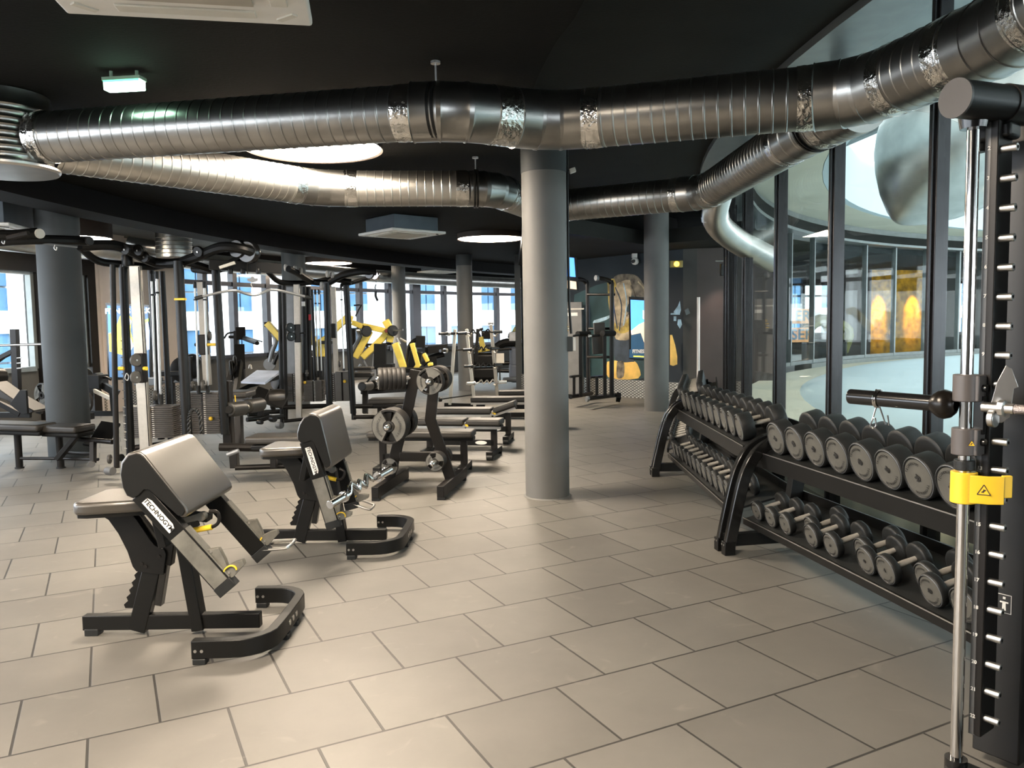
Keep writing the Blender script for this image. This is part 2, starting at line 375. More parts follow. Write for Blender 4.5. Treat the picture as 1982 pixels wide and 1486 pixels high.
# ------------------------------------------------------------------ atrium glass wall
mpx = [1815, 1620, 1513, 1449, 1416]
def nearang(px): p = ringhit(px, 600, 18.5, False); return ang(p.x, p.y)
man = [nearang(p) for p in mpx]
st = man[0]-man[1]
allm = [man[0]+k*st for k in range(8, 0, -1)]+man+[man[-1]-4.8*k for k in range(1, 4)]
for i in range(len(allm)-1):
    a, b = allm[i], allm[i+1]
    w = bpy.data.objects.new('window_%d' % wn, None); COL.objects.link(w); w['kind'] = 'structure'; w.location = ring(18.5, a); wn += 1
    n = (ring(1, a)-ring(0, a)); n.z = 0
    mb = MB(); mb.bar(ring(18.50, a, 0), ring(18.50, a, 3.9), .05, .08, up=n)
    mb.bar(ring(18.545, a, 0), ring(18.545, a, 3.9), .07, .014, up=n); mb.bar(ring(18.56, a, 0), ring(18.56, a, 3.9), .028, .03, up=n)
    mb.bar(ring(18.5, a, .04), ring(18.5, b, .04), .1, .08); mb.bar(ring(18.5, a, 3.86), ring(18.5, b, 3.86), .1, .08)
    obj('window_frame', mb, MULL, w, bevel=.004)
    mb = MB(); mb.bar(ring(18.5, a, 1.95), ring(18.5, b, 1.95), .012, 3.8); obj('window_pane', mb, GLASSA, w)
mb = MB(); mb.arc(18.2, 18.9, 3.44, 3.5, A0, A1, 80); struct('trim_3', mb, MULG)
# atrium: curb, white roof disc, soffit, opening rim
mb = MB(); mb.arc(17.45, 18.3, -.6, .40, 0, 360, 120); struct('wall_atrium_curb', mb, BEI)
mb = MB(); mb.lathe([(0.01, .80), (8, .77), (13, .70), (16.2, .60), (17.2, .5), (17.45, .40)], (CX, CY, 0), (0, 0, 1), 120); struct('roof_atrium_disc', mb, WHB, smooth=60)
mb = MB(); mb.arc(17.16, 18.45, 3.85, 4.0, 0, 360, 120); struct('ceiling', mb, BEI)
mb = MB(); mb.arc(17.0, 17.15, 3.85, 4.9, 0, 360, 120); struct('trim_4', mb, WHB)
mb = MB(); mb.arc(18.3, 18.6, 3.7, 3.9, 0, 360, 120); struct('trim_5', mb, MULG)
# far side glass and its curb
fm = [ringhit(p, 650, 18.5) for p in (1571, 1627, 1673, 1728)]
fa = [ang(p.x, p.y) for p in fm]; fst = (fa[0]-fa[3])/3
for k in range(-3, 14):
    a = fa[0]-fst*k; b = a-fst
    w = bpy.data.objects.new('window_%d' % wn, None); COL.objects.link(w); w['kind'] = 'structure'; w.location = ring(18.5, a); wn += 1
    n = (ring(1, a)-ring(0, a)); n.z = 0
    mb = MB(); mb.bar(ring(18.5, a, .5), ring(18.5, a, 3.78), .06, .12, up=n); mb.bar(ring(18.5, a, .54), ring(18.5, b, .54), .1, .08); mb.bar(ring(18.5, a, 3.74), ring(18.5, b, 3.74), .1, .1)
    obj('window_frame', mb, MULG, w)
    mb = MB(); mb.bar(ring(18.5, a, 2.1), ring(18.5, b, 2.1), .012, 3.2); obj('window_pane', mb, GLASSF, w)
# gallery across the atrium
mb = MB(); mb.arc(18.7, 30, 3.3, 3.5, 20, 133, 60); struct('ceiling', mb, CEIL)
mb = MB(); mb.arc(18.3, 18.7, 0, .5, 20, 140, 60); struct('wall_gallery_parapet', mb, MULG)
g0 = ang(*ringhit(1636, 600, 24)[:2]); 
def ga(px, R=24): p = ringhit(px, 600, R); return ang(p.x, p.y)
mb = MB(); mb.arc(24, 24.2, 0, 3.4, ga(1636), ga(1686), 8); struct('wall_gallery', mb, WALLB, smooth=20)
mb = MB(); mb.arc(24, 24.2, 0, 3.4, ga(1686), ga(1792), 14); struct('wall_gallery_amber', mb, ORY, smooth=20)
mb = MB(); mb.arc(24, 24.2, 0, 3.4, ga(1792), ga(1850), 8); mb.arc(24, 24.2, 0, 3.4, ga(1892), ga(2100), 8); struct('wall_gallery_end', mb, WALLD, smooth=20)
# skylight above the opening: pale glazed panes with tube trusses
mb = MB(); mb.lathe([(17.1, 4.9), (12, 6.6), (6, 7.6), (.1, 8.0)], (CX, CY, 0), (0, 0, 1), 24); struct('window_%d' % wn, mb, GLROOF, smooth=5); wn += 1
for k in range(24):
    t = 360/24*k; mb = MB()
    a, b, c = ring(17.0, t, 4.85), ring(12, t, 6.5), ring(17.0, t+15, 4.85); d = ring(12, t+15, 6.5); e = ring(6, t, 7.5)
    mb.cyl(a, b, .11, seg=8); mb.cyl(a, d, .09, seg=8); mb.cyl(b, e, .1, seg=8); mb.cyl(b, d, .1, seg=8); mb.cyl(ring(14.5, t, 5.6), ring(14.5, t+15, 5.6), .1, seg=8)
    o = obj('trim_%d' % (10+k), mb, MULG); o['kind'] = 'structure'
# ================================================================== COLUMNS
def column(c, r, z1, label, m=COLM, ztop=None, base=True):
    t = thing('round_column', label, 'column', (c[0], c[1], 0), 'round columns of the ring')
    mb = MB(); mb.cyl((c[0], c[1], 0), (c[0], c[1], ztop or z1), r, seg=48); obj('column_shaft', mb, m, t)
    if ztop: mb = MB(); mb.cyl((c[0], c[1], ztop), (c[0], c[1], z1), r+.004, seg=48); obj('column_head', mb, COLD, t)
    if base: mb = MB(); mb.lathe([(r-.01, .012), (r+.012, .006), (r+.02, 0)], (c[0], c[1], 0), seg=48); obj('base_seal', mb, COLM, t)
    return t
p = G(1062, 968); c1 = (p.x, p.y+.2)
t = column(c1, .197, 3.5, 'big slate grey round column in the middle with a cable conduit', COLM, 2.85)
mb = MB(); x = c1[0]+.205; y = c1[1]-.02
mb.sweep([(x, y, 3.1), (x, y, 2.2), (x+.005, y, 1.7), (x+.02, y, 1.45)], .011, 8); obj('cable_conduit', mb, BLK, t)
mb = MB(); mb.box((x+.0, y-.02, 1.36), (.06, .05, .13)); obj('switch_box', mb, COLD, t, bevel=.004); mb = MB(); mb.box((x+.042, y-.01, 1.36), (.028, .05, .12)); obj('socket_cover', mb, WHT, t, bevel=.004)
s_ = thing('motion_sensor', 'small white sensor at the top of the middle column', 'sensor', V(1108, 330, 7.0)); mb = MB(); q = V(1108, 330, 7.05); mb.box(q, (.055, .05, .04), Matrix.Rotation(-.3, 3, 'Y')); obj('sensor_body', mb, WHT, s_, bevel=.005)
mb = MB(); mb.box(q+Vector((-.035, 0, 0)), (.03, .02, .015)); obj('bracket', mb, BLK, s_)
p = G(1275, 797); column((p.x, p.y+.2), .21, 3.5, 'slate grey round column in front of the painted back wall')
p = G(120, 885); column((p.x+.05, p.y+.1), .24, 3.3, 'dark round column at the far left behind the low padded bench', COLD, 2.75)
p = V(571, 600, 15.2); column((p.x, p.y), .22, 3.5, 'dark round column rising behind the second cable tower', COLD)
p = G(903, 755); column((p.x, p.y), .185, 3.3, 'slender round column behind the barbell rack of curl bars', COLM, 2.9)
p = V(774, 650, 21.5); column((p.x, p.y), .185, 3.5, 'farthest round column, close to the glazed front door', COLM)
# ================================================================== DUCTS
def spiral(name, a, b, r, m, par, pitch=.078, start=0.):
    a, b = Vector(a), Vector(b); L = (b-a).length; d = (b-a)/L; pts = []; rad = []; z = 0
    ks = [0]; z = pitch/2
    pts.append(a); rad.append(r)
    while z < L-.02:
        for dz, dr in ((-.0065, 0), (-.0025, .0032), (.0025, .0032), (.0065, 0)): pts.append(a+d*(z+dz)); rad.append(r+dr)
        z += pitch
    pts.append(b); rad.append(r)
    mb = MB(); mb.sweep(pts, r, 44, rad); return obj(name, mb, m, par, smooth=18)
def sleeve(name, a, b, r, m, par, seg=40):
    a, b = Vector(a), Vector(b); L = (b-a).length; d = (b-a)/L; pts = []; rad = []
    n = 7
    for i in range(n): pts.append(a+d*L*i/(n-1)); rad.append(r+(.0025 if i in (2, 4) else 0))
    mb = MB(); mb.sweep(pts, r, seg, rad); return obj(name, mb, m, par, smooth=18)
def elbow(name, pts, r, m, par):
    P_ = []; rad = []; pts = [Vector(p) for p in pts]
    for i in range(len(pts)-1):
        a, b = pts[i], pts[i+1]; d = (b-a).normalized(); L = (b-a).length
        P_ += [a+d*.003, a+d*.010, b-d*.010, b-d*.003]; rad += [r+.005, r, r, r+.005]
    mb = MB(); mb.sweep(P_, r, 40, rad); return obj(name, mb, m, par, smooth=20)
def duct_run(t, corners, rr, m, tape=.10, names=None):
    """straight spiral pieces between corners with foil taped joints and mitred elbows"""
    C_ = [Vector(c) for c in corners]
    pts = []
    cut = .26
    segs = []
    for i in range(len(C_)-1):
        d = (C_[i+1]-C_[i]).normalized(); a = C_[i]+d*(cut if i else 0); b = C_[i+1]-d*(cut if i < len(C_)-2 else 0)
        r = rr[i]; mm = m[i] if isinstance(m, list) else m
        spiral('spiral_pipe', a, b, r, mm, t)
        if i: sleeve('foil_tape', a-d*.02, a+d*tape, r+.004, FOIL, t)
        if i < len(C_)-2: sleeve('foil_tape', b-d*tape, b+d*.02, r+.004, FOIL, t)
        segs.append((a, b, d))
    for i in range(1, len(C_)-1):
        a = segs[i-1][1]; b = segs[i][0]; c = C_[i]
        q = [a]+[a*(1-u)**2+c*2*u*(1-u)+b*u*u for u in (.33, .66)]+[b]
        elbow('elbow', q, max(rr[i-1], rr[i])+.002, DUCT, t)
ZD = 2.85
def D(px, py, z=ZD): return G(px, py, z)
# drum at the left end
dc = D(2, 272); dc.z = 0
t = thing('ventilation_drum', 'ribbed round metal drum at the left joining two ceiling ducts', 'duct', (dc.x, dc.y, 2.62))
mb = MB(); zs = [(0.31, 2.66)]; z = 2.68
while z < 3.08: zs += [(.31, z-.008), (.317, z), (.31, z+.008)]; z += .045
zs.append((.31, 3.145)); mb.lathe(zs, (dc.x, dc.y, 0), seg=48); obj('drum_wall', mb, DUCT, t, smooth=50)
mb = MB(); mb.lathe([(.001, 2.635), (.34, 2.635), (.352, 2.65), (.352, 2.665), (.30, 2.69)], (dc.x, dc.y, 0), seg=48); obj('bottom_plate', mb, SIL, t)
dcz = Vector((dc.x, dc.y, ZD))
# near duct
A = [dcz, D(878, 213), D(1060, 237), D(1668, 181), D(1960, 58), D(2350, -210)]
ta = thing('ventilation_duct', 'long spiral metal duct nearest the camera, jogging beside the middle column', 'duct', (A[1].x, A[1].y, ZD), 'spiral ventilation ducts under the ceiling')
d0 = (A[1]-A[0]).normalized()
duct_run(ta, [A[0]+d0*.30]+A[1:], [.166, .176, .182, .19, .19], DUCT)
sleeve('foil_tape', A[0]+d0*.30, A[0]+d0*.40, .172, FOIL, ta)
for px in (845,):
    q = D(px, 216); d = d0
    for o_ in (-.014, .014): mb = MB(); mb.sweep([q+d*(o_-.008), q+d*(o_+.008)], .176, 40); obj('pipe_clamp', mb, BLK, ta)
    mb = MB(); mb.cyl(q+Vector((0, 0, .17)), q+Vector((0, 0, .30)), .006, seg=8); mb.cyl(q+Vector((0, 0, .285)), q+Vector((0, 0, .30)), .03, seg=12); obj('hanger_rod', mb, SIL, ta)
# far duct
B = [dcz, D(618, 365), D(955, 365), D(1045, 402), D(1368, 372), D(1560, 252), D(1668, 200)]
tb = thing('ventilation_duct', 'spiral metal duct running behind the middle column, farther of the two', 'duct', (B[1].x, B[1].y, ZD), 'spiral ventilation ducts under the ceiling')
d0 = (B[1]-B[0]).normalized()
duct_run(tb, [B[0]+d0*.32]+B[1:], [.166, .166, .166, .17, .175, .175], [DUCTL, DUCTL, DUCTL, DUCT, DUCT, DUCT])
for px, py in ((921, 365), (1583, 240)):
    q = D(px, py); i = 1 if px < 1000 else 5; d = (B[i+1]-B[i]).normalized()
    for o_ in (-.014, .014): mb = MB(); mb.sweep([q+d*(o_-.008), q+d*(o_+.008)], .184, 40); obj('pipe_clamp', mb, BLK, tb)
    mb = MB(); mb.cyl(q+Vector((0, 0, .17)), q+Vector((0, 0, .30)), .006, seg=8); mb.cyl(q+Vector((0, 0, .285)), q+Vector((0, 0, .30)), .03, seg=12); obj('hanger_rod', mb, SIL, tb)
# branch dropping to the glass wall
q0 = D(1395, 372)+Vector((0, .05, 0)); t = thing('branch_duct', 'short pale branch duct bending down toward the glass wall', 'duct', q0)
q1 = V(1385, 425, q0.y+.15); q2 = V(1425, 465, q0.y+.45); q3 = V(1500, 505, q0.y+.7)
mb = MB(); mb.sweep(smooth_path([q0, q1, q2, q3], 5), .135, 32); obj('bent_pipe', mb, DUCTL, t, smooth=50)
mb = MB(); mb.sweep([q1+Vector((-.01, -.01, .05)), q1+Vector((0, 0, .0))], .143, 32); obj('pipe_collar', mb, SIL, t)
# duct along the outer windows
angs_ = [175, 168, 161, 154, 147, 140, 133]
t = thing('window_duct', 'pale round duct following the curved outer wall above the windows', 'duct', ring(28.6, 154, 2.85))
mb = MB(); mb.sweep([ring(28.6, 175-k*1.0, 2.86) for k in range(43)], .17, 20); obj('curved_pipe', mb, DUCTL, t, smooth=50)
q = V(337, 485, 14.3); q = Vector((q.x, q.y, 0))
t = thing('ventilation_drum', 'small ribbed metal drum above the left cable tower near the beige wall', 'duct', (q.x, q.y, 2.8))
zs = []; z = 2.80
while z < 3.3: zs += [(.30, z-.01), (.312, z), (.30, z+.01)]; z += .07
mb = MB(); mb.lathe([(.001, 2.78)]+zs+[(.30, 3.32)], (q.x, q.y, 0), seg=32); obj('drum_wall', mb, DUCTL, t, smooth=50)
mb = MB(); mb.cyl(V(250, 470, 14.3), (q.x-.28, q.y, 2.98), .12, seg=20); obj('side_pipe', mb, DUCT, t)
# big duct hanging inside the atrium
t = thing('atrium_air_duct', 'huge smooth grey air duct hanging in the atrium behind the glass', 'duct', V(1760, 300, 12))
Y_ = 11.5
path = [V(2280, 40, Y_+.8), V(2090, 110, Y_+.4), V(1955, 180, Y_), V(1870, 245, Y_), V(1828, 300, Y_)]
rad = []; P_ = smooth_path(path, 8)
rad = [1.14-.14*i/len(P_) for i in range(len(P_))]
mb = MB(); mb.sweep(P_, .8, 48, rad, caps=False); mb.lathe([(1.0, 0), (.95, .15), (.84, .38), (.67, .62), (.45, .86), (.22, 1.05), (.10, 1.12), (.001, 1.13)], P_[-1], (P_[-1]-P_[-2]), 48); obj('duct_shell', mb, DUCTL, t, smooth=50)
for f in (.35, .7): i = int(f*len(P_)); mb = MB(); mb.sweep([P_[i], P_[i]+(P_[i+1]-P_[i]).normalized()*.02], 1.155-.14*f-.005, 48); obj('seam_band', mb, SIL, t)
for i_ in (6, 14):
    if i_ < len(P_): mb = MB(); mb.cyl(P_[i_]+Vector((0, 0, .9)), (P_[i_].x, P_[i_].y, 5.6), .015, seg=8); obj('hanger_cable', mb, SIL, t)
# ================================================================== LIGHTS AND CEILING FITTINGS
def disc_light(c, label, r=.6, zt=3.15, side=BRWN):
    t = thing('ceiling_light', label, 'lamp', (c[0], c[1], c[2]), 'round ceiling lights')
    mb = MB(); mb.lathe([(r-.02, c[2]+.012), (r, c[2]), (r, zt-.002), (.01, zt-.002)], (c[0], c[1], 0), seg=64); obj('lamp_housing', mb, side, t)
    mb = MB(); mb.lathe([(.001, c[2]+.006), (r-.03, c[2]+.006), (r-.02, c[2]+.012)], (c[0], c[1], 0), seg=64); obj('diffuser', mb, LAMP, t)
    return t
q = G(608, 290, 3.05); disc_light((q.x, q.y, 3.05), 'largest round ceiling light, half hidden by the near duct', .58)
q = G(950, 463, 3.05); disc_light((q.x, q.y, 3.05), 'round ceiling light left of the middle column')
q = G(636, 510, 3.17); disc_light((q.x, q.y, 3.17), 'round ceiling light beyond the dark beam, above the yellow machines', zt=3.32)
q = G(150, 462, 2.98); disc_light((q.x, q.y, 2.98), 'round ceiling light peeking out behind the far left column', .5, zt=3.32)
for x, y, w_ in ((-1.3, 1.7, 'added out of view above the floor just before the camera'), (-5.8, 4.4, 'added out of view left of the curl benches'), (-5.2, -1.2, 'added unseen behind the camera on the left')):  # unseen lights, added to brighten the foreground floor and bench pads
    disc_light((x, y, 3.05), 'round ceiling light '+w_)
q = V(1597, 494, 24); disc_light((q.x, q.y, q.z), 'round ceiling light in the gallery across the atrium', .6, zt=3.3)
q = V(1912, 318, 13); 
def cassette(c, rot, label, s_=.95, body=.26, zt=3.15):
    t = thing('air_conditioner', label, 'air conditioner', c, 'square cassette air conditioners')
    R = Matrix.Rotation(rot, 3, 'Z'); c = Vector(c)
    mb = MB(); mb.box(c+Vector((0, 0, .02)), (s_, s_, .04), R); obj('panel', mb, WHT, t, bevel=.012)
    mb = MB(); mb.box(c+Vector((0, 0, -.006)), (s_*.56, s_*.56, .014), R); obj('intake_grille', mb, mat('beige_grille', (.40, .36, .29), .6), t, bevel=.004)
    for k in range(4):
        R2 = R @ Matrix.Rotation(k*pi/2, 3, 'Z'); mb = MB(); mb.box(c+R2 @ Vector((0, s_*.38, -.004)), (s_*.55, .07, .012), R2); obj('louvre', mb, CRM, t, bevel=.004)
        mb = MB(); mb.box(c+R2 @ Vector((s_*.40, s_*.40, -.003)), (.10, .03, .008), R2 @ Matrix.Rotation(-pi/4, 3, 'Z')); obj('corner_clip', mb, BRWN if k == 3 else CRM, t)
    if body: mb = MB(); mb.box(c+Vector((0, 0, .04+(zt-c.z-.04)/2)), (s_*.82, s_*.82, zt-c.z-.045), R); obj('casing', mb, mat('blue_grey_casing', (.07, .085, .10), .5, .3), t, bevel=.005)
    return t
a, b = G(130, 28, 2.87), G(605, 52, 2.87); d = (b-a).normalized(); nn = Vector((d.y, -d.x, 0)); L_ = (b-a).length
cassette(((a+b)/2+nn*L_/2), math.atan2(d.y, d.x), 'white air conditioning panel at the top left, nearest the camera', L_)
q = G(778, 455, 2.9); cassette(q, .72, 'ceiling air conditioner with grey casing left of the round light')
q = G(853, 527, 3.0); cassette(q, .72, 'small far air conditioner beyond the dark beam', zt=3.32)
q = G(-30, 446, 2.74); cassette(q, .15, 'air conditioner at the left edge above the dark column', zt=3.32)
# exit sign
c = G(241, 166, 3.06)
t = thing('exit_sign', 'glowing green and white emergency exit box under the ceiling', 'sign', c)
R = Matrix.Rotation(-.12, 3, 'Z'); EMG = mat('green_white_light', (.8, 1, .85), .5, emis=(.55, 1, .72), es=5.)
mb = MB(); mb.box(c, (.240, .07, .058), R); obj('light_box', mb, EMG, t, bevel=.006)
mb = MB(); mb.box(c+Vector((0, 0, .038)), (.25, .08, .02), R); mb.cyl(c+Vector((-.08, 0, .055)), c+Vector((-.08, 0, .09)), .01); mb.cyl(c+Vector((.08, 0, .055)), c+Vector((.08, 0, .09)), .01); obj('sign_mount', mb, mat('pale_green_housing', (.3, .45, .33), .5), t)
mb = MB(); mb.box(c+R @ Vector((0, -.037, .022)), (.235, .004, .012), R); obj('green_band', mb, mat('green_film', (.05, .5, .2), .4, emis=(.1, .8, .35), es=1.2), t)
# yellow emergency light + camera on the back wall
q = V(1309, 511, 15.09); t = thing('emergency_light', 'small yellow lit emergency lamp right of the back column', 'lamp', q)
mb = MB(); mb.box(q, (.24, .06, .13)); obj('lamp_box', mb, mat('olive_housing', (.25, .2, .05), .5), t, bevel=.01)
mb = MB(); mb.lathe([(.001, .0), (.045, .008), (.055, -.02)], q+Vector((0, -.035, 0)), (0, -1, 0), 20); obj('lens', mb, mat('amber_lens', (1, .6, .05), .4, emis=(1, .55, .03), es=3.), t)
q = onplane(1232, 495, MA, mn)+mn*.06; t = thing('security_camera', 'white dome security camera high on the painted wall', 'camera', q)
mb = MB(); mb.box(q, (.10, .10, .09)); obj('mount_plate', mb, WHT, t, bevel=.005)
q2 = q+Vector((0, -.06, -.115)); mb = MB(); mb.lathe([(.001, .075), (.05, .06), (.075, .02), (.075, -.02), (.05, -.06), (.001, -.075)], q2, (0, 0, 1), 20); obj('camera_body', mb, WHT, t)
mb = MB(); mb.cyl(q2+Vector((-.03, -.05, 0)), q2+Vector((-.06, -.095, -.01)), .035); obj('lens', mb, BLKG, t)
mb = MB(); mb.cyl(q+Vector((0, 0, -.04)), q2+Vector((0, 0, .06)), .02); obj('stem', mb, WHT, t)
# white pole at the wall corner
a = V(1352, 575, 14.95); t = thing('white_tube', 'slim white vertical tube on the back wall corner', 'tube', (a.x, a.y, .6)); mb = MB(); mb.cyl((a.x, a.y, .35), (a.x, a.y, a.z), .03, seg=12); obj('tube_body', mb, WHT, t); 
for zz in (a.z-.1, .6): mb = MB(); mb.box((a.x, a.y+.03, zz), (.05, .06, .03)); obj('tube_clip', mb, BLK, t)
# spot on the brown wall
def spot(loc, target, power, col, size=60, blend=.6, name='spot'):
    l = bpy.data.lights.new(name, 'SPOT'); l.energy = power; l.color = col; l.spot_size = math.radians(size); l.spot_blend = blend; l.shadow_soft_size = .05
    o = bpy.data.objects.new(name, l); COL.objects.link(o); o.location = loc; o.rotation_euler = (Vector(target)-Vector(loc)).to_track_quat('-Z', 'Y').to_euler(); return o
spot((3.88, 14.5, 2.82), (3.90, 15.0, .9), 26, (1, .72, .62), 50)
mb = MB(); mb.cyl((3.88, 14.5, 2.84), (3.88, 14.5, 2.92), .05); t = thing('wall_washer', 'small black spotlight above the brown corner wall', 'lamp', (3.88, 14.5, 2.84)); obj('lamp_body', mb, BLK, t)
q = V(1385, 505, 13.2); t = thing('track_speaker', 'small black fixture under the ceiling by the glass wall', 'fixture', q); mb = MB(); mb.box(V(1400, 522, 13.2), (.1, .1, .2)); obj('fixture_body', mb, BLK, t, bevel=.01); mb = MB(); mb.cyl(q, V(1402, 505, 13.2), .008, seg=8); mb.cyl(V(1401, 498, 13.2), V(1401, 520, 13.2), .008, seg=8); obj('rail', mb, SIL, t)
for px in (1700, 1765):
    a = ga(px); spot(ring(23.2, a, 3.25), ring(24, a, 1.75), 260, (1, .70, .18), 28)
# ================================================================== OUTSIDE
WALLW = mat('white_facade', (.86, .86, .86), .7, 0, .2, .03, 1)
BWIN = mat('blue_office_glass', (.07, .15, .26), .6, 0, .2, .25, .8)
def facade(a, b, z0, z1, label, cols, grp='office blocks outside'):
    a, b = Vector(a), Vector(b); d = (b-a); L = d.length; d.normalize(); n = Vector((-d.y, d.x, 0)); n = -n if n.y < 0 else n
    t = thing('office_building', label, 'building', (a+b)/2, grp)
    # wall built from piers and bands so that the windows are recessed
    nb = cols; pitch = L/nb; fl = 3.0; rows = int((z1-z0)/fl)
    mb = MB(); mb.poly3([a+n*.4+Vector((0, 0, z0)), b+n*.4+Vector((0, 0, z0)), b+n*.4+Vector((0, 0, z1)), a+n*.4+Vector((0, 0, z1))], n*6); obj('rear_wall', mb, WALLW, t)
    mb = MB()
    for i in range(nb+1):
        c = a+d*pitch*i; w = pitch*.46
        mb.poly3([c-d*w/2+Vector((0, 0, z0)), c+d*w/2+Vector((0, 0, z0)), c+d*w/2+Vector((0, 0, z1)), c-d*w/2+Vector((0, 0, z1))], n*.4)
    for r in range(rows+1):
        zc = z0+r*fl; mb.poly3([a+Vector((0, 0, zc-.55)), b+Vector((0, 0, zc-.55)), b+Vector((0, 0, zc+.35)), a+Vector((0, 0, zc+.35))], n*.38)
    obj('facade_grid', mb, WALLW, t)
    for i in range(nb):
        for r in range(rows):
            c = a+d*pitch*(i+.5); w = pitch*.54; z = z0+r*fl
            if (i*7+r*3) % 5 == 0 and r != 1: continue
            mb = MB()
            for lo, hi in ((.35, 1.25), (1.33, 2.45)):
                for s0, s1 in ((-.5, -.03), (.03, .5)): mb.poly3([c+d*w*s0+Vector((0, 0, z+lo)), c+d*w*s1+Vector((0, 0, z+lo)), c+d*w*s1+Vector((0, 0, z+hi)), c+d*w*s0+Vector((0, 0, z+hi))], n*.3)
            for v in mb.v: v += n*.15
            obj('window', mb, BWIN, t)
    return t
facade((-27, 15, 0), (-17, 38, 0), -4, 8, 'white office block with blue windows outside at the far left', 8)
facade((-16, 38, 0), (10, 55, 0), -4, 8, 'long white office block with blue windows seen through the window band', 15)
facade((12, 60, 0), (45, 62, 0), -4, 8, 'white building outside beyond the gallery across the atrium', 12)
mb = MB(); mb.box((0, 50, -5.2), (160, 130, .2)); struct('ground_outside', mb, mat('pale_paving', (.45, .45, .43), .8))
# world
w = bpy.data.worlds.new('world'); S.world = w; w.use_nodes = True; nt = w.node_tree
bg = nt.nodes['Background']; tc = nt.nodes.new('ShaderNodeTexCoord'); gr = nt.nodes.new('ShaderNodeTexNoise'); gr.inputs['Scale'].default_value = 1.5
cr = nt.nodes.new('ShaderNodeValToRGB'); cr.color_ramp.elements[0].color = (.78, .88, 1, 1); cr.color_ramp.elements[1].color = (.95, .98, 1, 1)
nt.links.new(tc.outputs['Generated'], gr.inputs['Vector']); nt.links.new(gr.outputs['Fac'], cr.inputs['Fac']); nt.links.new(cr.outputs['Color'], bg.inputs['Color']); bg.inputs['Strength'].default_value = 2.6
# ================================================================== PREACHER BENCHES
def arc_text(s_, R, size, a_mid, spread, plane):   # plane(x, y, rot) -> Matrix
    out = []; n = len(s_)
    for i, ch in enumerate(s_):
        a = a_mid-spread*(i/(n-1)-.5) if n > 1 else a_mid
        out.append((ch, size, plane(R*math.cos(a), R*math.sin(a), a-pi/2), .0))
    return out
def label_plate(name, c, ux, uy, w, h, txt, size, parent):
    """white outlined brand label: plate plus dark letters"""
    c, ux, uy = Vector(c), Vector(ux).normalized(), Vector(uy).normalized(); n = ux.cross(uy)
    mb = MB(); mb.prism([(-w/2, -h/2), (w/2, -h/2), (w/2, h*.25), (w*.38, h/2), (-w*.38, h/2), (-w/2, h*.3)], c, ux, uy, .002); p = obj(name, mb, PAPER, parent, fix=False)
    text('lettering', txt, size, TXT, p, basis(c+n*.0022, ux, uy, n), bold=.0006); return p
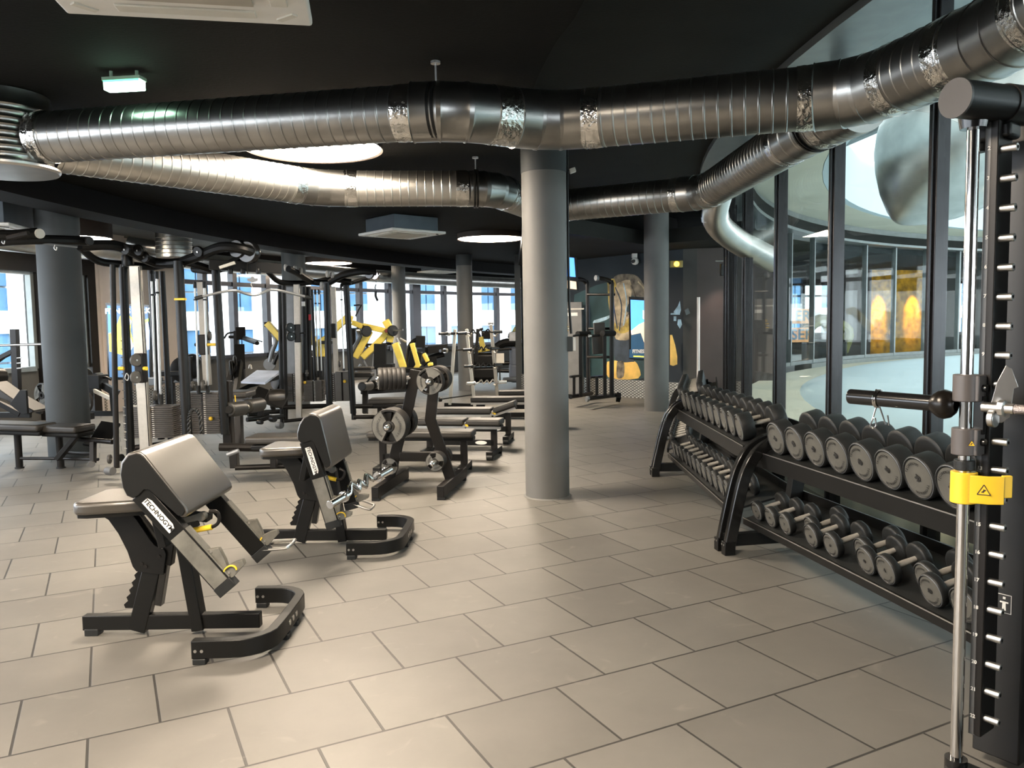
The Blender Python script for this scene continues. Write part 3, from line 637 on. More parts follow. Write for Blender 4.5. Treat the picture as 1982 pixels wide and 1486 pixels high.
def preacher(origin, yaw, tilt, label):
    """built in local coordinates: x along the bench, y across, z up"""
    t = thing('preacher_bench', label, 'weight bench', (0, 0, 0), 'preacher curl benches')
    def ob(n, mb, m, par=t, **k): return obj(n, mb, m, par, fix=False, **k)
    # base rail, feet
    mb = MB(); mb.box((.44, 0, .065), (.90, .05, .076)); ob('base_beam', mb, BLK, bevel=.004)
    mb = MB(); mb.box((.035, 0, .018), (.07, .06, .036)); ob('foot', mb, RUB, bevel=.004)
    # U shaped front foot
    pts = [(.69, -.37, .07), (.86, -.365, .07)]
    for k in range(1, 6): a = -pi/2+k*pi/12; pts.append((.865+.165*math.cos(a), -.20+.165*math.sin(a), .07))
    pts += [(1.03, -.12, .07), (1.03, .12, .07)]
    for k in range(1, 6): a = k*pi/12; pts.append((.865+.165*math.cos(a), .20+.165*math.sin(a), .07))
    pts += [(.86, .365, .07), (.75, .365, .07)]
    mb = MB(); mb.rsweep(pts, .05, .085); ob('curved_foot_rail', mb, BLK, bevel=.004)
    for x, y in ((.725, -.37), (.785, .365), (1.03, -.09), (1.03, .09)):
        mb = MB(); mb.box((x, y, .014), (.06, .055, .028)); ob('rubber_foot', mb, RUB, bevel=.004)
    for (x, y, s) in ((.71, -.397, 1), (.74, -.397, 1), (.765, .337, 1), (.795, .337, 1)):
        mb = MB(); mb.cyl((x, y, .065), (x, y+.004, .065), .0075, seg=12); ob('bolt', mb, SIL)
    for y in (-.06, .0, .06):
        mb = MB(); mb.cyl((1.055, y, .07), (1.0575, y, .07), .015, seg=16); ob('round_emblem', mb, SIL)
    # rear post with toothed strip, front post
    mb = MB(); mb.rsweep([(.262, 0, .02), (.36, 0, .36)], .088, .056, up=(0, 1, 0), hs=None); 
    ob('rear_post', mb, BLK, bevel=.004)
    mb = MB(); mb.rsweep([(.375, 0, .15), (.44, 0, .47)], .036, .045, up=(0, 1, 0)); ob('post_insert', mb, BLKG, bevel=.003)
    prof = []
    for k in range(12):
        u = k/11; x = .262+.083*u-.058; z = .135+.21*u; prof.append((x-(.014 if k % 2 else 0), z))
    prof += [(.32, .345), (.25, .135)]
    mb = MB(); mb.prism(prof, (0, -.0, 0), (1, 0, 0), (0, 0, 1), .012); ob('height_rack', mb, BLK)
    mb = MB(); mb.rsweep([(.577, 0, .02), (.512, 0, .52)], .062, .075, up=(0, 1, 0)); ob('front_post', mb, BLK, bevel=.004)
    for z in (.19, .225, .26): mb = MB(); mb.cyl((.53+.045-(z-.19)*.1, -.024, z), (.578-(z-.19)*.1, -.024, z), .007, seg=10); ob('bolt', mb, SIL)
    # seat and its curved carrier
    seat = [(.055, -.155), (.075, -.175), (.36, -.165), (.415, -.12), (.43, -.03), (.43, .03), (.415, .09), (.30, .13), (.12, .175), (.075, .165), (.055, .12)]
    # trapezoid pad, wide at the rear
    seat = [(.05, -.15), (.07, -.18), (.12, -.185), (.38, -.125), (.42, -.09), (.43, 0), (.42, .09), (.38, .125), (.12, .185), (.07, .18), (.05, .15)]
    mb = MB(); mb.prism(seat, (0, 0, .655), (1, 0, 0), (0, 1, 0), .062, center=False); ob('seat_pad', mb, VIN, bevel=.018, seg=4)
    mb = MB(); mb.prism([(x*.96+.01, y*.92) for x, y in seat], (0, 0, .640), (1, 0, 0), (0, 1, 0), .016, center=False); ob('seat_board', mb, BLK)
    cp = [(.10, .64), (.16, .60), (.205, .53), (.245, .44), (.268, .36), (.285, .335), (.42, .315), (.438, .42), (.43, .445), (.385, .465), (.36, .50), (.30, .60), (.27, .64)]
    for y in (-.034, .034): mb = MB(); mb.prism(cp, (0, y, 0), (1, 0, 0), (0, 0, 1), .010); ob('seat_carrier', mb, BLK, bevel=.0015)
    mb = MB(); mb.rsweep([(.27, 0, .63), (.36, 0, .5), (.41, 0, .42)], .05, .03, up=(0, 1, 0)); ob('carrier_web', mb, BLKG)
    for x, z in ((.315, .375), (.335, .36), (.405, .41)): mb = MB(); mb.cyl((x, -.044, z), (x, -.039, z), .009, seg=12); ob('bolt', mb, BRN)
    mb = MB(); mb.rsweep([(.43, 0, .36), (.455, 0, .50), (.47, 0, .62)], .05, .05, up=(0, 1, 0)); ob('pivot_bracket', mb, BLK, bevel=.004)
    for z in (.50, .53): mb = MB(); mb.cyl((.415, -.028, z), (.415, -.025, z), .006, seg=10); ob('bolt', mb, YEL if z > .51 else SIL)
    # arm pad assembly, turned about the pivot
    R = Matrix.Translation((.42, 0, .84)) @ Matrix.Rotation(tilt, 4, 'Y') @ Matrix.Translation((-.42, 0, -.84))
    def rot(mb):
        mb.v = [R @ v for v in mb.v]; return mb
    pad = [(.440, .985), (.400, .975), (.368, .935), (.358, .880), (.366, .815), (.385, .775), (.412, .762), (.440, .775), (.470, .805), (.495, .803), (.634, .668), (.652, .668), (.668, .690), (.662, .715), (.48, .965), (.462, .980)]
    mb = MB(); mb.prism(pad, (0, 0, 0), (1, 0, 0), (0, 0, 1), .60); ob('arm_pad', rot(mb), VIN, bevel=.016, seg=4)
    for y in (-.305, .305):
        mb = MB(); mb.prism([((x-.5)*.93+.5, (z-.83)*.93+.83) for x, z in pad], (0, y, 0), (1, 0, 0), (0, 0, 1), .006); ob('pad_side', rot(mb), VINS, bevel=.002)
    for s in (-1, 1):
        y = s*.272; a, b = Vector((.447, y, .787)), Vector((.839, y, .312)); d = (b-a).normalized(); c = a+d*.26; e = b-d*.05
        mb = MB(); mb.rsweep([a, e], .096, .055, up=(0, 1, 0)); r = ob('arm_rail', rot(mb), BLK, bevel=.003)
        mb = MB(); mb.rsweep([e, b], .100, .058, up=(0, 1, 0)); obj('rail_end_cap', rot(mb), RUB, r, fix=False, bevel=.003)
        nrm = Vector((d.z, 0, -d.x)); nrm = -nrm if nrm.z < 0 else nrm
        mb = MB(); mb.rsweep([c+Vector((0, s*.029, 0)), e+Vector((0, s*.029, 0))], .080, .004, up=(0, 1, 0)); obj('side_panel', rot(mb), GREYP, r, fix=False)
        mb = MB(); mb.rsweep([c+nrm*.051, e+nrm*.051], .05, .006, up=nrm); obj('top_wear_strip', rot(mb), GREYP, r, fix=False)
        if s < 0:
            m0 = a+d*.135+Vector((0, -.0295, 0))
            lp = label_plate('brand_label', (0, 0, 0), (1, 0, 0), (0, 1, 0), .19, .042, 'TECHNOGYM', .031, r)
            M = R @ basis(m0, d, Vector((0, -1, 0)).cross(d)*1, (0, -1, 0))
            lp.data.transform(M)
            for ch in lp.children: ch.data.transform(M)
        # bar catcher: bent plate with upturned hook
        cpz = [(0, 0), (.030, .050), (.09, .034), (.120, .022), (.130, .062), (.145, .098), (.168, .088), (.178, .01), (.16, -.04), (.01, -.04)]
        o = b-d*.215+nrm*.05
        for yy in ((-.014, .014) if s < 0 else (-.014, .014)):
            mb = MB(); mb.prism(cpz, o+Vector((0, yy, 0)), d, nrm, .005); ob('bar_catcher', rot(mb), GREYP, bevel=.001)
        for u, v in ((.02, .012), (.15, .01)): mb = MB(); q = o+d*u+nrm*v; mb.cyl(q+Vector((0, -.02, 0)), q+Vector((0, .02, 0)), .006, seg=10); ob('bolt', rot(mb), SIL)
        pts = []
        for k in range(12): an = math.radians(60+k*22); q = o+d*(.150+.026*math.cos(an))+nrm*(.018+.034*math.sin(an)); pts.append(q+Vector((0, -.020, 0)))
        if s < 0: mb = MB(); mb.rsweep(pts, .006, .012, up=(0, 1, 0)); ob('safety_hook', rot(mb), YEL, bevel=.001)
        else: mb = MB(); mb.rsweep([pts[6]+Vector((0, .0, 0)), pts[8], pts[10]], .006, .012, up=(0, 1, 0)); ob('safety_hook', rot(mb), YEL)
    # looped foot grip beyond the far rail
    b = Vector((.839, .272, .312)); q = [b+Vector((-.01, -.02, .04)), b+Vector((.10, -.02, .045)), b+Vector((.125, .0, .05)), b+Vector((.125, .13, .05)), b+Vector((.10, .15, .045)), b+Vector((-.03, .15, .04))]
    mb = MB(); mb.sweep(smooth_path([rv for rv in q], 4), .009, 10); ob('loop_handle', rot(mb), SIL)
    # adjusting handle under the pad
    mb = MB(); mb.rsweep([(.54, -.08, .60), (.66, -.08, .625)], .03, .02, up=(0, 1, 0)); ob('lever_bracket', rot(mb), GREYP, bevel=.002)
    mb = MB(); mb.cyl((.645, -.10, .622), (.645, -.06, .622), .022, seg=20); ob('lever_hub', rot(mb), GREYP)
    lo = [(.60, -.10, .555), (.70, -.10, .572), (.735, -.10, .60), (.73, -.10, .645), (.69, -.10, .65)]
    mb = MB(); mb.sweep(smooth_path(lo, 4), .009, 10); ob('lever_loop', rot(mb), BRN)
    mb = MB(); mb.cyl((.605, -.10, .556), (.70, -.10, .572), .014, seg=14); ob('yellow_grip', rot(mb), YEL)
    mb = MB(); mb.rsweep([(.50, -.02, .62), (.66, -.02, .60)], .08, .03, up=(0, 0, 1)); ob('pad_mount', rot(mb), BLK)
    mb = MB(); mb.rsweep([(.46, 0, .70), (.50, 0, .50)], .42, .04, up=(1, 0, 0)); ob('cross_plate', rot(mb), BLK, bevel=.004)
    t.location = origin; t.rotation_euler = (0, 0, yaw); return t
pb1 = preacher((-2.19, 3.955, 0), 0.0, 0.0, 'preacher curl bench nearest the camera, sloping pad at a shallow angle')
pb2 = preacher((-1.80, 5.60, 0), -.03, math.radians(24), 'preacher curl bench with a steep upright pad, chrome curl bar resting on it')
def ez_bar(a, b, r, label, m=CHR, up=Vector((0, 0, 1)), sleeve_l=.16, group=None, amp=.045, sr=.024):
    a, b = Vector(a), Vector(b); L = (b-a).length; d = (b-a)/L; u = (up-d*up.dot(d)).normalized()
    t = thing('curl_bar', label, 'barbell', (a+b)/2, group)
    s0 = sleeve_l/L
    prof = [(s0, 0), (s0+.10, 0), (s0+.17, 1), (s0+.24, -.3), (.5, .8), (1-s0-.24, -.3), (1-s0-.17, 1), (1-s0-.10, 0), (1-s0, 0)]
    pts = [a+d*L*x+u*amp*y for x, y in prof]
    mb = MB(); mb.sweep(smooth_path(pts, 3), r, 10); obj('bent_grip', mb, m, t)
    for e, s in ((a, 1), (b, -1)):
        mb = MB(); mb.cyl(e, e+d*s*sleeve_l, sr, seg=20); sl = obj('sleeve', mb, m, t, bevel=.002)
        mb = MB(); mb.cyl(e+d*s*sleeve_l, e+d*s*(sleeve_l+.02), sr*1.35, seg=20); obj('collar_ring', mb, m, sl, bevel=.002)
    return t
ez_bar(V(638, 977, 5.08), V(755, 909, 5.75), .0175, 'shiny chrome curl bar lying across the steep preacher bench', CHR, Vector((-.4, .1, 1)), .15, None, .05, .028)
# ================================================================== WEIGHT TREE
def plate_mesh(r, th, kind=3, seg=48):
    """grip plate lying along +x, front face at x=0; open slots through the web"""
    mb = MB(); hub = .030; rh = r*.30; ri = r*.86
    prof = [(hub, 0), (rh, 0), (rh, th*.25), (ri, th*.25), (ri, 0), (r*.97, 0), (r, th*.12), (r, th*.88), (r*.97, th), (ri, th), (ri, th*.75), (rh, th*.75), (rh, th), (hub, th), (hub, 0)]
    def skip(i, k):
        if i not in (2, 10): return False
        t = (k+.5)/seg*360
        if kind == 2: return min(abs(t-90), abs(t-270)) < 25
        return any(abs((t-c+180) % 360-180) < 22 for c in (30, 150, 270))
    mb.lathe(prof, (0, 0, 0), (1, 0, 0), seg, skip); return mb
PLATES = {}
def plate(pos, axis, r, th, label, group, kind=3, spin=0., front=True, m=IRON):
    """pos: centre of front face, axis: from front face to back"""
    key = (round(r, 3), kind, round(th, 3), front)
    if key not in PLATES:
        t = thing('weight_plate', label, 'weight plate', (0, 0, 0), group)
        obj('plate_disc', plate_mesh(r, th, kind), m, t, fix=False, bevel=0)
        if not front: mb = MB(); mb.lathe([(hr, z) for hr, z in ((.026, -.001), (.036, -.001), (.036, .001))], (0, 0, 0), (1, 0, 0), 20); obj('steel_bore', mb, SIL, t, fix=False)
        if front: mb = MB(); mb.lathe([(r*.34, .0), (r*.34, -.0012), (r*.95, -.0012), (r*.95, 0)], (0, 0, 0), (1, 0, 0), 40, lambda i, k: i == 1 and (((k+.5)/40*360 % 180 > 65 and (k+.5)/40*360 % 180 < 115) if kind == 2 else any(abs(((k+.5)*9-c+180) % 360-180) < 22 for c in (30, 150, 270)))); fp = obj('grey_face_print', mb, PLATEG, t, fix=False)
        if front: pl = lambda x, y, a: basis((-.003, -x, y), Vector((0, -math.cos(a), math.sin(a))), Vector((0, math.sin(a), math.cos(a))), (-1, 0, 0))
        if front: merge_text('raised_lettering', arc_text('TECHNOGYM', r*.66, r*.17, 0, -1.7, pl)+arc_text('TECHNOGYM', r*.66, r*.17, pi, -1.7, pl), TXT, fp)
        PLATES[key] = t; o = t; first = True
    else: o = copy_tree(PLATES[key]); o['label'] = label; o['group'] = group
    a = Vector(axis).normalized(); x, y, _ = frame_from(a)
    zz = Vector((0, 0, 1)); zz = (zz-a*zz.dot(a)).normalized(); yy = zz.cross(a)
    o.matrix_world = basis(pos, a, yy, zz) @ Matrix.Rotation(spin, 4, 'X'); return o
TY = 7.45
t = thing('weight_plate_tree', 'dark weight plate tree with two bent posts standing between the benches', 'weight rack', G(800, 945))
Lp = [V(805, 716, TY), V(791, 785, TY), V(770, 860, TY), V(754, 938, TY)]; Rp = [V(843, 722, TY), V(833, 812, TY), V(852, 865, TY), V(872, 938, TY)]
for P_ in (Lp, Rp): P_[-1].z = .10
Rp = [Vector((Rp[0].x, TY, Lp[0].z)), Rp[1], Rp[2], Rp[3]]
mb = MB(); mb.rsweep(Lp, .10, .06, up=(0, 1, 0)); obj('left_post', mb, BRN, t, bevel=.004)
mb = MB(); mb.rsweep(Rp, .10, .06, up=(0, 1, 0)); obj('right_post', mb, BRN, t, bevel=.004)
for p in (Lp[3], Rp[3]):
    mb = MB(); mb.bar((p.x-.05, TY-.52, .075), (p.x+.10, TY+.42, .075), .065, .15-.05); obj('foot_beam', mb, BRN, t, bevel=.004)
    for q in ((p.x-.045, TY-.48), (p.x+.094, TY+.38)): mb = MB(); mb.box((q[0], q[1], .013), (.07, .08, .026)); obj('rubber_foot', mb, RUB, t)
mb = MB(); mb.bar(V(774, 883, TY), V(860, 883, TY), .07, .085); obj('cross_beam', mb, BRN, t, bevel=.004)
def horn(c, axis, L, name='storage_horn'):
    mb = MB(); mb.cyl(c, Vector(c)+Vector(axis).normalized()*L, .024, seg=16); h = obj(name, mb, SIL, t, bevel=.004)
    mb = MB(); e = Vector(c)+Vector(axis).normalized()*(L-.005); mb.lathe([(.001, .018), (.016, .012), (.024, 0)], e, axis, 16); obj('horn_cap', mb, CHR, h)
F = Vector((-.12, -1, 0)).normalized()        # toward the viewer
Bk = -F
def stack(c, axis_out, n, r, th, first_off, words, group, kind, spin=.3):
    """plates threaded on a horn; c root on the post, axis_out pointing out"""
    a = Vector(axis_out).normalized()
    for i in range(n):
        pos = Vector(c)+a*(first_off+th*(n-i)+.002*(n-i)); plate(pos, -a, r, th, words(i), group, kind, spin+i*.5, i == 0)
ordw = lambda w: (lambda i: '%s plate from the front on the %s of the weight tree' % (ORD[i], w))
c = V(768, 818, TY-.03); horn(c, F, .36); stack(c, F, 4, .162, .042, .10, ordw('middle left front horn'), 'plates on the weight tree', 2, 0)
c2 = c+Bk*.06; horn(c2, Bk, .3); stack(c2, Bk, 3, .155, .042, .02, lambda i: '%s large plate behind the middle left post of the weight tree' % ORD[i], 'plates on the weight tree', 2)
c = V(841, 735, TY-.03); horn(c, F, .27); stack(c, F, 2, .125, .038, .13, ordw('upper right front horn'), 'plates on the weight tree', 3, .35)
c2 = c+Bk*.06; horn(c2, Bk, .3); stack(c2, Bk, 4, .125, .038, .02, lambda i: '%s plate behind the upper right post of the weight tree' % ORD[i], 'plates on the weight tree', 3)
c = V(850, 887, TY-.03); horn(c, F, .30); stack(c, F, 4, .088, .030, .06, ordw('lower right front horn'), 'plates on the weight tree', 3, .8)
c2 = c+Bk*.06; horn(c2, Bk, .24); stack(c2, Bk, 3, .095, .030, .02, lambda i: '%s small plate behind the lower right post of the weight tree' % ORD[i], 'plates on the weight tree', 3)
c = V(758, 900, TY-.03); horn(c, F, .25); stack(c, F, 1, .080, .030, .04, ordw('lower left front horn'), 'plates on the weight tree', 3, .2)
W_ = Vector((-1, -.25, 0)).normalized(); c = V(800, 731, TY); horn(c, W_, .34); stack(c, W_, 6, .105, .040, .075, ordw('upper left sideways horn'), 'plates on the weight tree', 3)
# ================================================================== FLAT AND ADJUSTABLE BENCHES
def bench(a, b, z, w, label, split=None, lift=None, wheels=True, group='padded benches behind the weight tree', th=.07, label_plate_=False):
    """a,b ends of the padded top in plan; z top height"""
    a, b = Vector((a[0], a[1], 0)), Vector((b[0], b[1], 0)); d = (b-a).normalized(); n = Vector((-d.y, d.x, 0)); L = (b-a).length
    t = thing('padded_bench', label, 'weight bench', (a+b)/2, group)
    cuts = [0, 1] if not split else [0, split-.012, split+.012, 1]
    for k in range(0, len(cuts), 2):
        p, q = a+d*L*cuts[k], a+d*L*cuts[k+1]; up = lift if (lift and k == 2) else 0
        p.z = z-th/2; q.z = z-th/2+up
        mb = MB(); mb.bar(p, q, w, th); obj('bench_pad', mb, VIN2, t, bevel=.02, seg=3)
        mb = MB(); mb.bar(p-Vector((0, 0, th*.75)), q-Vector((0, 0, th*.75)), w*.5, .035); obj('pad_frame', mb, BLK, t, bevel=.003)
        if split: 
            mb = MB(); mb.bar(p-n*w*.3+Vector((0, 0, -th*.9)), q-n*w*.3+Vector((0, 0, -th*.9)), .012, .03); obj('adjusting_rail', mb, SIL, t)
    for u in (.12, .90):
        p = a+d*L*u
        mb = MB(); mb.bar(p+Vector((0, 0, z-th)), p+Vector((0, 0, .10)), .07, .05, up=n); obj('leg', mb, BRN, t, bevel=.004)
        mb = MB(); mb.bar(p-n*.26+Vector((0, 0, .07)), p+n*.26+Vector((0, 0, .07)), .08, .06); obj('foot_beam', mb, BLK, t, bevel=.004)
        for s in (-1, 1): mb = MB(); q = p+n*s*.24+Vector((0, 0, .035)); mb.cyl(q-d*.035, q+d*.035, .035, seg=16) if wheels else mb.box(q, (.08, .08, .07)); obj('rubber_foot', mb, RUB, t, bevel=.004)
    mb = MB(); mb.bar(a+d*L*.12+Vector((0, 0, .17)), a+d*L*.90+Vector((0, 0, .17)), .05, .07); bm_ = obj('lower_beam', mb, BLK, t, bevel=.003)
    if label_plate_:
        m0 = a+d*L*.75-n*.027+Vector((0, 0, .17)); mb = MB(); mb.prism([(.07*math.cos(k*pi/8), .022*math.sin(k*pi/8)) for k in range(16)], m0, d, (0, 0, 1), .003); obj('oval_label', mb, PAPER, bm_)
    if split: mb = MB(); q = a+d*L*split-n*w*.3+Vector((0, 0, z-th*.9)); mb.cyl(q, q-n*.10+d*.05, .012, seg=10); obj('release_grip', mb, YEL, t); mb = MB(); mb.cyl(q-n*.02, q+n*.03, .03, seg=16); obj('hinge_disc', mb, SIL, t)
    return t
bench((-1.50, 8.30), (-.40, 8.17), .455, .28, 'flat padded bench directly behind the weight tree', wheels=False)
bench((-1.10, 9.35), (-.12, 9.15), .45, .28, 'two part adjustable bench, second row behind the weight tree', split=.58, label_plate_=True)
bench((-1.02, 10.5), (.05, 10.35), .45, .28, 'adjustable bench with its head end raised beside the middle column', split=.72, lift=.10, label_plate_=True)
bench((-.62, 12.0), (.80, 11.9), .45, .28, 'long bench passing behind the middle column, its end showing at the right', split=.6)
bench((-.22, 13.1), (.55, 13.05), .45, .28, 'farthest low bench left of the middle column')
# ================================================================== DUMBBELL RACKS
def face_plane(x, y, a): return basis((-.0016, -x, y), Vector((0, -math.cos(a), math.sin(a))), Vector((0, math.sin(a), math.cos(a))), (-1, 0, 0))
DB = {}
def dumbbell(r, th, grip, label, group, pos, yaw, tilt, num=None, spin=0.):
    key = (r, th)
    if key not in DB:
        t = thing('dumbbell', label, 'dumbbell', (0, 0, 0), group)
        for s in (-1, 1):
            x0 = s*grip/2; x1 = s*(grip/2+th)
            mb = MB(); mb.lathe([(.001, 0), (r*.80, 0), (r*.95, .004), (r, .010), (r, th-.010), (r*.96, th-.003), (r*.90, th), (r*.86, th-.004), (.001, th-.004)], (x0, 0, 0), (s, 0, 0), 36); h = obj('head', mb, RUB, t, fix=False, smooth=40)
            mb = MB(); mb.lathe([(.001, .0), (r*.84, .0), (r*.84, -.004)], (x1-s*.003, 0, 0), (s, 0, 0), 36); f = obj('grey_end_face', mb, FACEG, h, fix=False)
            mb = MB(); mb.lathe([(r*.93, .0008), (r*.952, -.0004)], (x1, 0, 0), (s, 0, 0), 36); obj('rim_line', mb, GRYS, h, fix=False)
            if s < 0:
                pr = lambda x, y, a: Matrix.Translation((x1-.002, 0, 0)) @ face_plane(x, y, a)
                merge_text('face_lettering', arc_text('TECHNOGYM', r*.66, r*.17, pi/2+.5, 1.5, pr)+arc_text('TECHNOGYM', r*.66, r*.17, -pi/2+.5, 1.5, pr), TXT, f)
        mb = MB(); mb.sweep([(-grip/2, 0, 0), (-grip*.3, 0, 0), (0, 0, 0), (grip*.3, 0, 0), (grip/2, 0, 0)], .014, 14, [.0135, .0145, .0165, .0145, .0135]); obj('handle', mb, HANDLE, t, fix=False)
        DB[key] = t; o = t
    else: o = copy_tree(DB[key]); o['label'] = label; o['group'] = group
    for ch in list(o.children):
        pass
    if num:
        text('number_print', num, r*.34, TXT, o, basis((-(grip/2+th)-.001, 0, 0), (0, -math.cos(spin), math.sin(spin)), (0, math.sin(spin), math.cos(spin)), (-1, 0, 0)), bold=.0012)
    o.matrix_world = Matrix.Translation(pos) @ Matrix.Rotation(yaw, 4, 'Z') @ Matrix.Rotation(tilt, 4, 'Y'); return o
protos_num = {}
def rack(A_, B_, label, group, ends=(True, True)):
    """A_ to B_: front line of the rack on the floor; the glass lies to the right"""
    A_, B_ = Vector((*A_, 0)), Vector((*B_, 0)); u = (B_-A_).normalized(); n = Vector((-u.y, u.x, 0)); L = (B_-A_).length
    t = thing('dumbbell_rack', label, 'dumbbell rack', A_, group)
    prof = [(0.0, .03), (.035, .20), (.085, .42), (.13, .56), (.19, .66), (.27, .72), (.36, .745), (.56, .755)]
    prof = [(p.x, p.z) for p in smooth_path([(a, 0, b) for a, b in prof], 3)]
    for e, on in ((A_+u*.04, ends[0]), (B_-u*.04, ends[1])):
        if not on: continue
        for o_ in (-.055, .055):
            mb = MB(); mb.rsweep([e+u*o_+n*a+Vector((0, 0, b)) for a, b in prof], .075, .045, up=u); f = obj('arched_leg', mb, BLKG, t, bevel=.006, seg=2)
            if o_ < 0 and e is not B_: pass
            mb = MB(); mb.box(e+u*o_+n*.0+Vector((0, 0, .045)), (.075, .06, .09), Matrix.Rotation(math.atan2(n.y, n.x), 3, 'Z')); ft = obj('foot_block', mb, BLK, t, bevel=.004)
            for k in (-1, 1): mb = MB(); q = e+u*o_+u*k*.014-n*.0385+Vector((0, 0, .07)); mb.cyl(q, q-n*.003, .007, seg=10); obj('bolt', mb, SIL, ft)
        mb = MB(); mb.bar(e+n*.0+Vector((0, 0, .085)), e+n*.60+Vector((0, 0, .085)), .07, .08); obj('floor_beam', mb, BLK, t, bevel=.004)
        mb = MB(); mb.bar(e+n*.46+Vector((0, 0, .10)), e+n*.56+Vector((0, 0, .76)), .09, .07, up=u); obj('rear_post', mb, BLK, t, bevel=.004)
    m0 = A_-u*.0555-u*.016+n*.075+Vector((0, 0, .34))
    # trays
    def tray(z0, z1, n0, n1, lip, name):
        a = A_+u*.02; b = B_-u*.02
        mb = MB(); mb.poly3([a+n*n0+Vector((0, 0, z0)), a+n*n1+Vector((0, 0, z1)), b+n*n1+Vector((0, 0, z1)), b+n*n0+Vector((0, 0, z0))], (0, 0, -.015)); s = obj(name, mb, RUB, t)
        mb = MB(); mb.bar(a+n*n0+Vector((0, 0, z0-lip/2+.008)), b+n*n0+Vector((0, 0, z0-lip/2+.008)), .02, lip); obj('front_lip', mb, BLK, s, bevel=.002)
        mb = MB(); mb.bar(a+n*(n0-.011)+Vector((0, 0, z0+.008)), b+n*(n0-.011)+Vector((0, 0, z0+.008)), .003, .006); obj('bright_edge', mb, SIL, s)
        mb = MB(); mb.bar(a+n*n1+Vector((0, 0, z1+.03)), b+n*n1+Vector((0, 0, z1+.03)), .012, .06); obj('back_rail', mb, BLK, s)
    tray(.66, .76, .24, .66, .10, 'upper_shelf'); tray(.215, .33, .15, .56, .045, 'lower_shelf')
    return t, A_, u, n
def slope(n0, z0, n1, z1): return math.atan2(z1-z0, n1-n0)
TU = slope(.24, .66, .66, .76); TL = slope(.15, .215, .56, .33)
def fill(rk, s_list, upper, nums, words, group):
    t, A_, u, n = rk; yaw = math.atan2(n.y, n.x)
    for i, (s, r, th, grip) in enumerate(s_list):
        tl = TU if upper else TL; n0, z0 = (.24, .66) if upper else (.15, .215)
        half = grip/2+th; cn = n0+.015+half*math.cos(tl)+(.058 if (not upper and i < len(s_list)-1 and s_list[i+1][0]-s_list[i][0] < s_list[i][1]+s_list[i+1][1]+.004) else 0); cz = z0+(cn-n0)*math.tan(tl)+r/math.cos(tl)+.004
        num = nums[i] if nums else None
        dumbbell(r, th, grip, words(i), group, A_+u*s+n*cn+Vector((0, 0, cz)), yaw, -tl, num, random.uniform(-1.5, 1.5))
rk2 = rack((1.40, 5.26), (1.86, 2.75), 'nearest dumbbell rack with black arched end legs along the glass', 'dumbbell racks along the glass')
lst = [(.225+.225*k, .110, .105, .13) for k in range(10)]
# numbers are set after copying so that each one is its own
fill(rk2, lst, True, ['30', '32', '34', '40', '36', '40', '44', '46', '48', '50'], lambda i: 'big black dumbbell, %s from the left on the top shelf of the nearest rack' % ORD[i], 'large dumbbells on the nearest top shelf')
ss = [.02+.13, .33, .51, .70, .80, 1.0, 1.20, 1.31, 1.47, 1.68, 1.79, 1.99, 2.18, 2.34]
rr = [.068, .068, .070, .072, .072, .074, .076, .076, .078, .080, .080, .083, .083, .085]
fill(rk2, [(s, r, .045, .13) for s, r in zip(ss, rr)], False, ['4', '6', '7', '8', '8', '8', '9', '9', '4', '10', '10', '10', '12', '12'], lambda i: 'small dumbbell, %s from the left on the bottom shelf of the nearest rack' % ORD[i], 'small dumbbells on the nearest bottom shelf')
rk1 = rack((1.42, 7.95), (1.38, 5.50), 'second dumbbell rack, behind and left of the nearest one', 'dumbbell racks along the glass', (True, False))
fill(rk1, [(.22+.222*k, .100, .075+.003*k, .13) for k in range(10)], True, None, lambda i: 'black dumbbell, %s from the far end on the top shelf of the second rack' % ORD[i], 'dumbbells on the second top shelf')
fill(rk1, [(.16+.19*k, .072+.001*k, .045, .13) for k in range(12)], False, None, lambda i: 'small dumbbell, %s from the far end on the bottom shelf of the second rack' % ORD[i], 'dumbbells on the second bottom shelf')
rk0 = rack((2.00, 10.4), (1.47, 8.25), 'farthest dumbbell rack, curving away along the glass', 'dumbbell racks along the glass', (True, False))
fill(rk0, [(.16+.2*k, .095, .07, .13) for k in range(10)], True, None, lambda i: 'dumbbell, %s from the far end on the top shelf of the farthest rack' % ORD[i], 'dumbbells on the farthest top shelf')
fill(rk0, [(.16+.2*k, .07, .045, .13) for k in range(10)], False, None, lambda i: 'dumbbell, %s from the far end on the bottom shelf of the farthest rack' % ORD[i], 'dumbbells on the farthest bottom shelf')
# ================================================================== SMITH MACHINE
o0 = Vector((1.435, 2.5, 0)); wv = Vector((.59, -.81, 0)).normalized(); dv = Vector((.81, .59, 0)).normalized(); zv = Vector((0, 0, 1))
t = thing('smith_machine', 'guided barbell machine at the right edge with chrome rod and pegged upright', 'gym machine', o0)
def SM(w_, d_, z): return o0+wv*w_+dv*d_+zv*z
Rw = Matrix((wv, dv, zv)).transposed()
mb = MB(); mb.cyl(SM(0, 0, .10), SM(0, 0, 2.16), .0185, seg=28); obj('guide_rod', mb, CHR, t)
mb = MB(); mb.cyl(SM(0, 0, .07), SM(0, 0, .11), .034, seg=24); obj('rod_foot', mb, BLKG, t)
mb = MB(); mb.cyl(SM(0, 0, 2.125), SM(0, 0, 2.17), .038, .045, seg=24); obj('rod_socket', mb, BLKG, t)
tc0 = V(1850, 190, 2.43); tt_ = Vector((.93, .36, 0)).normalized(); mb = MB(); mb.cyl(tc0, tc0+tt_*1.1, .056, seg=40); obj('top_tube', mb, BLK, t, bevel=.004)
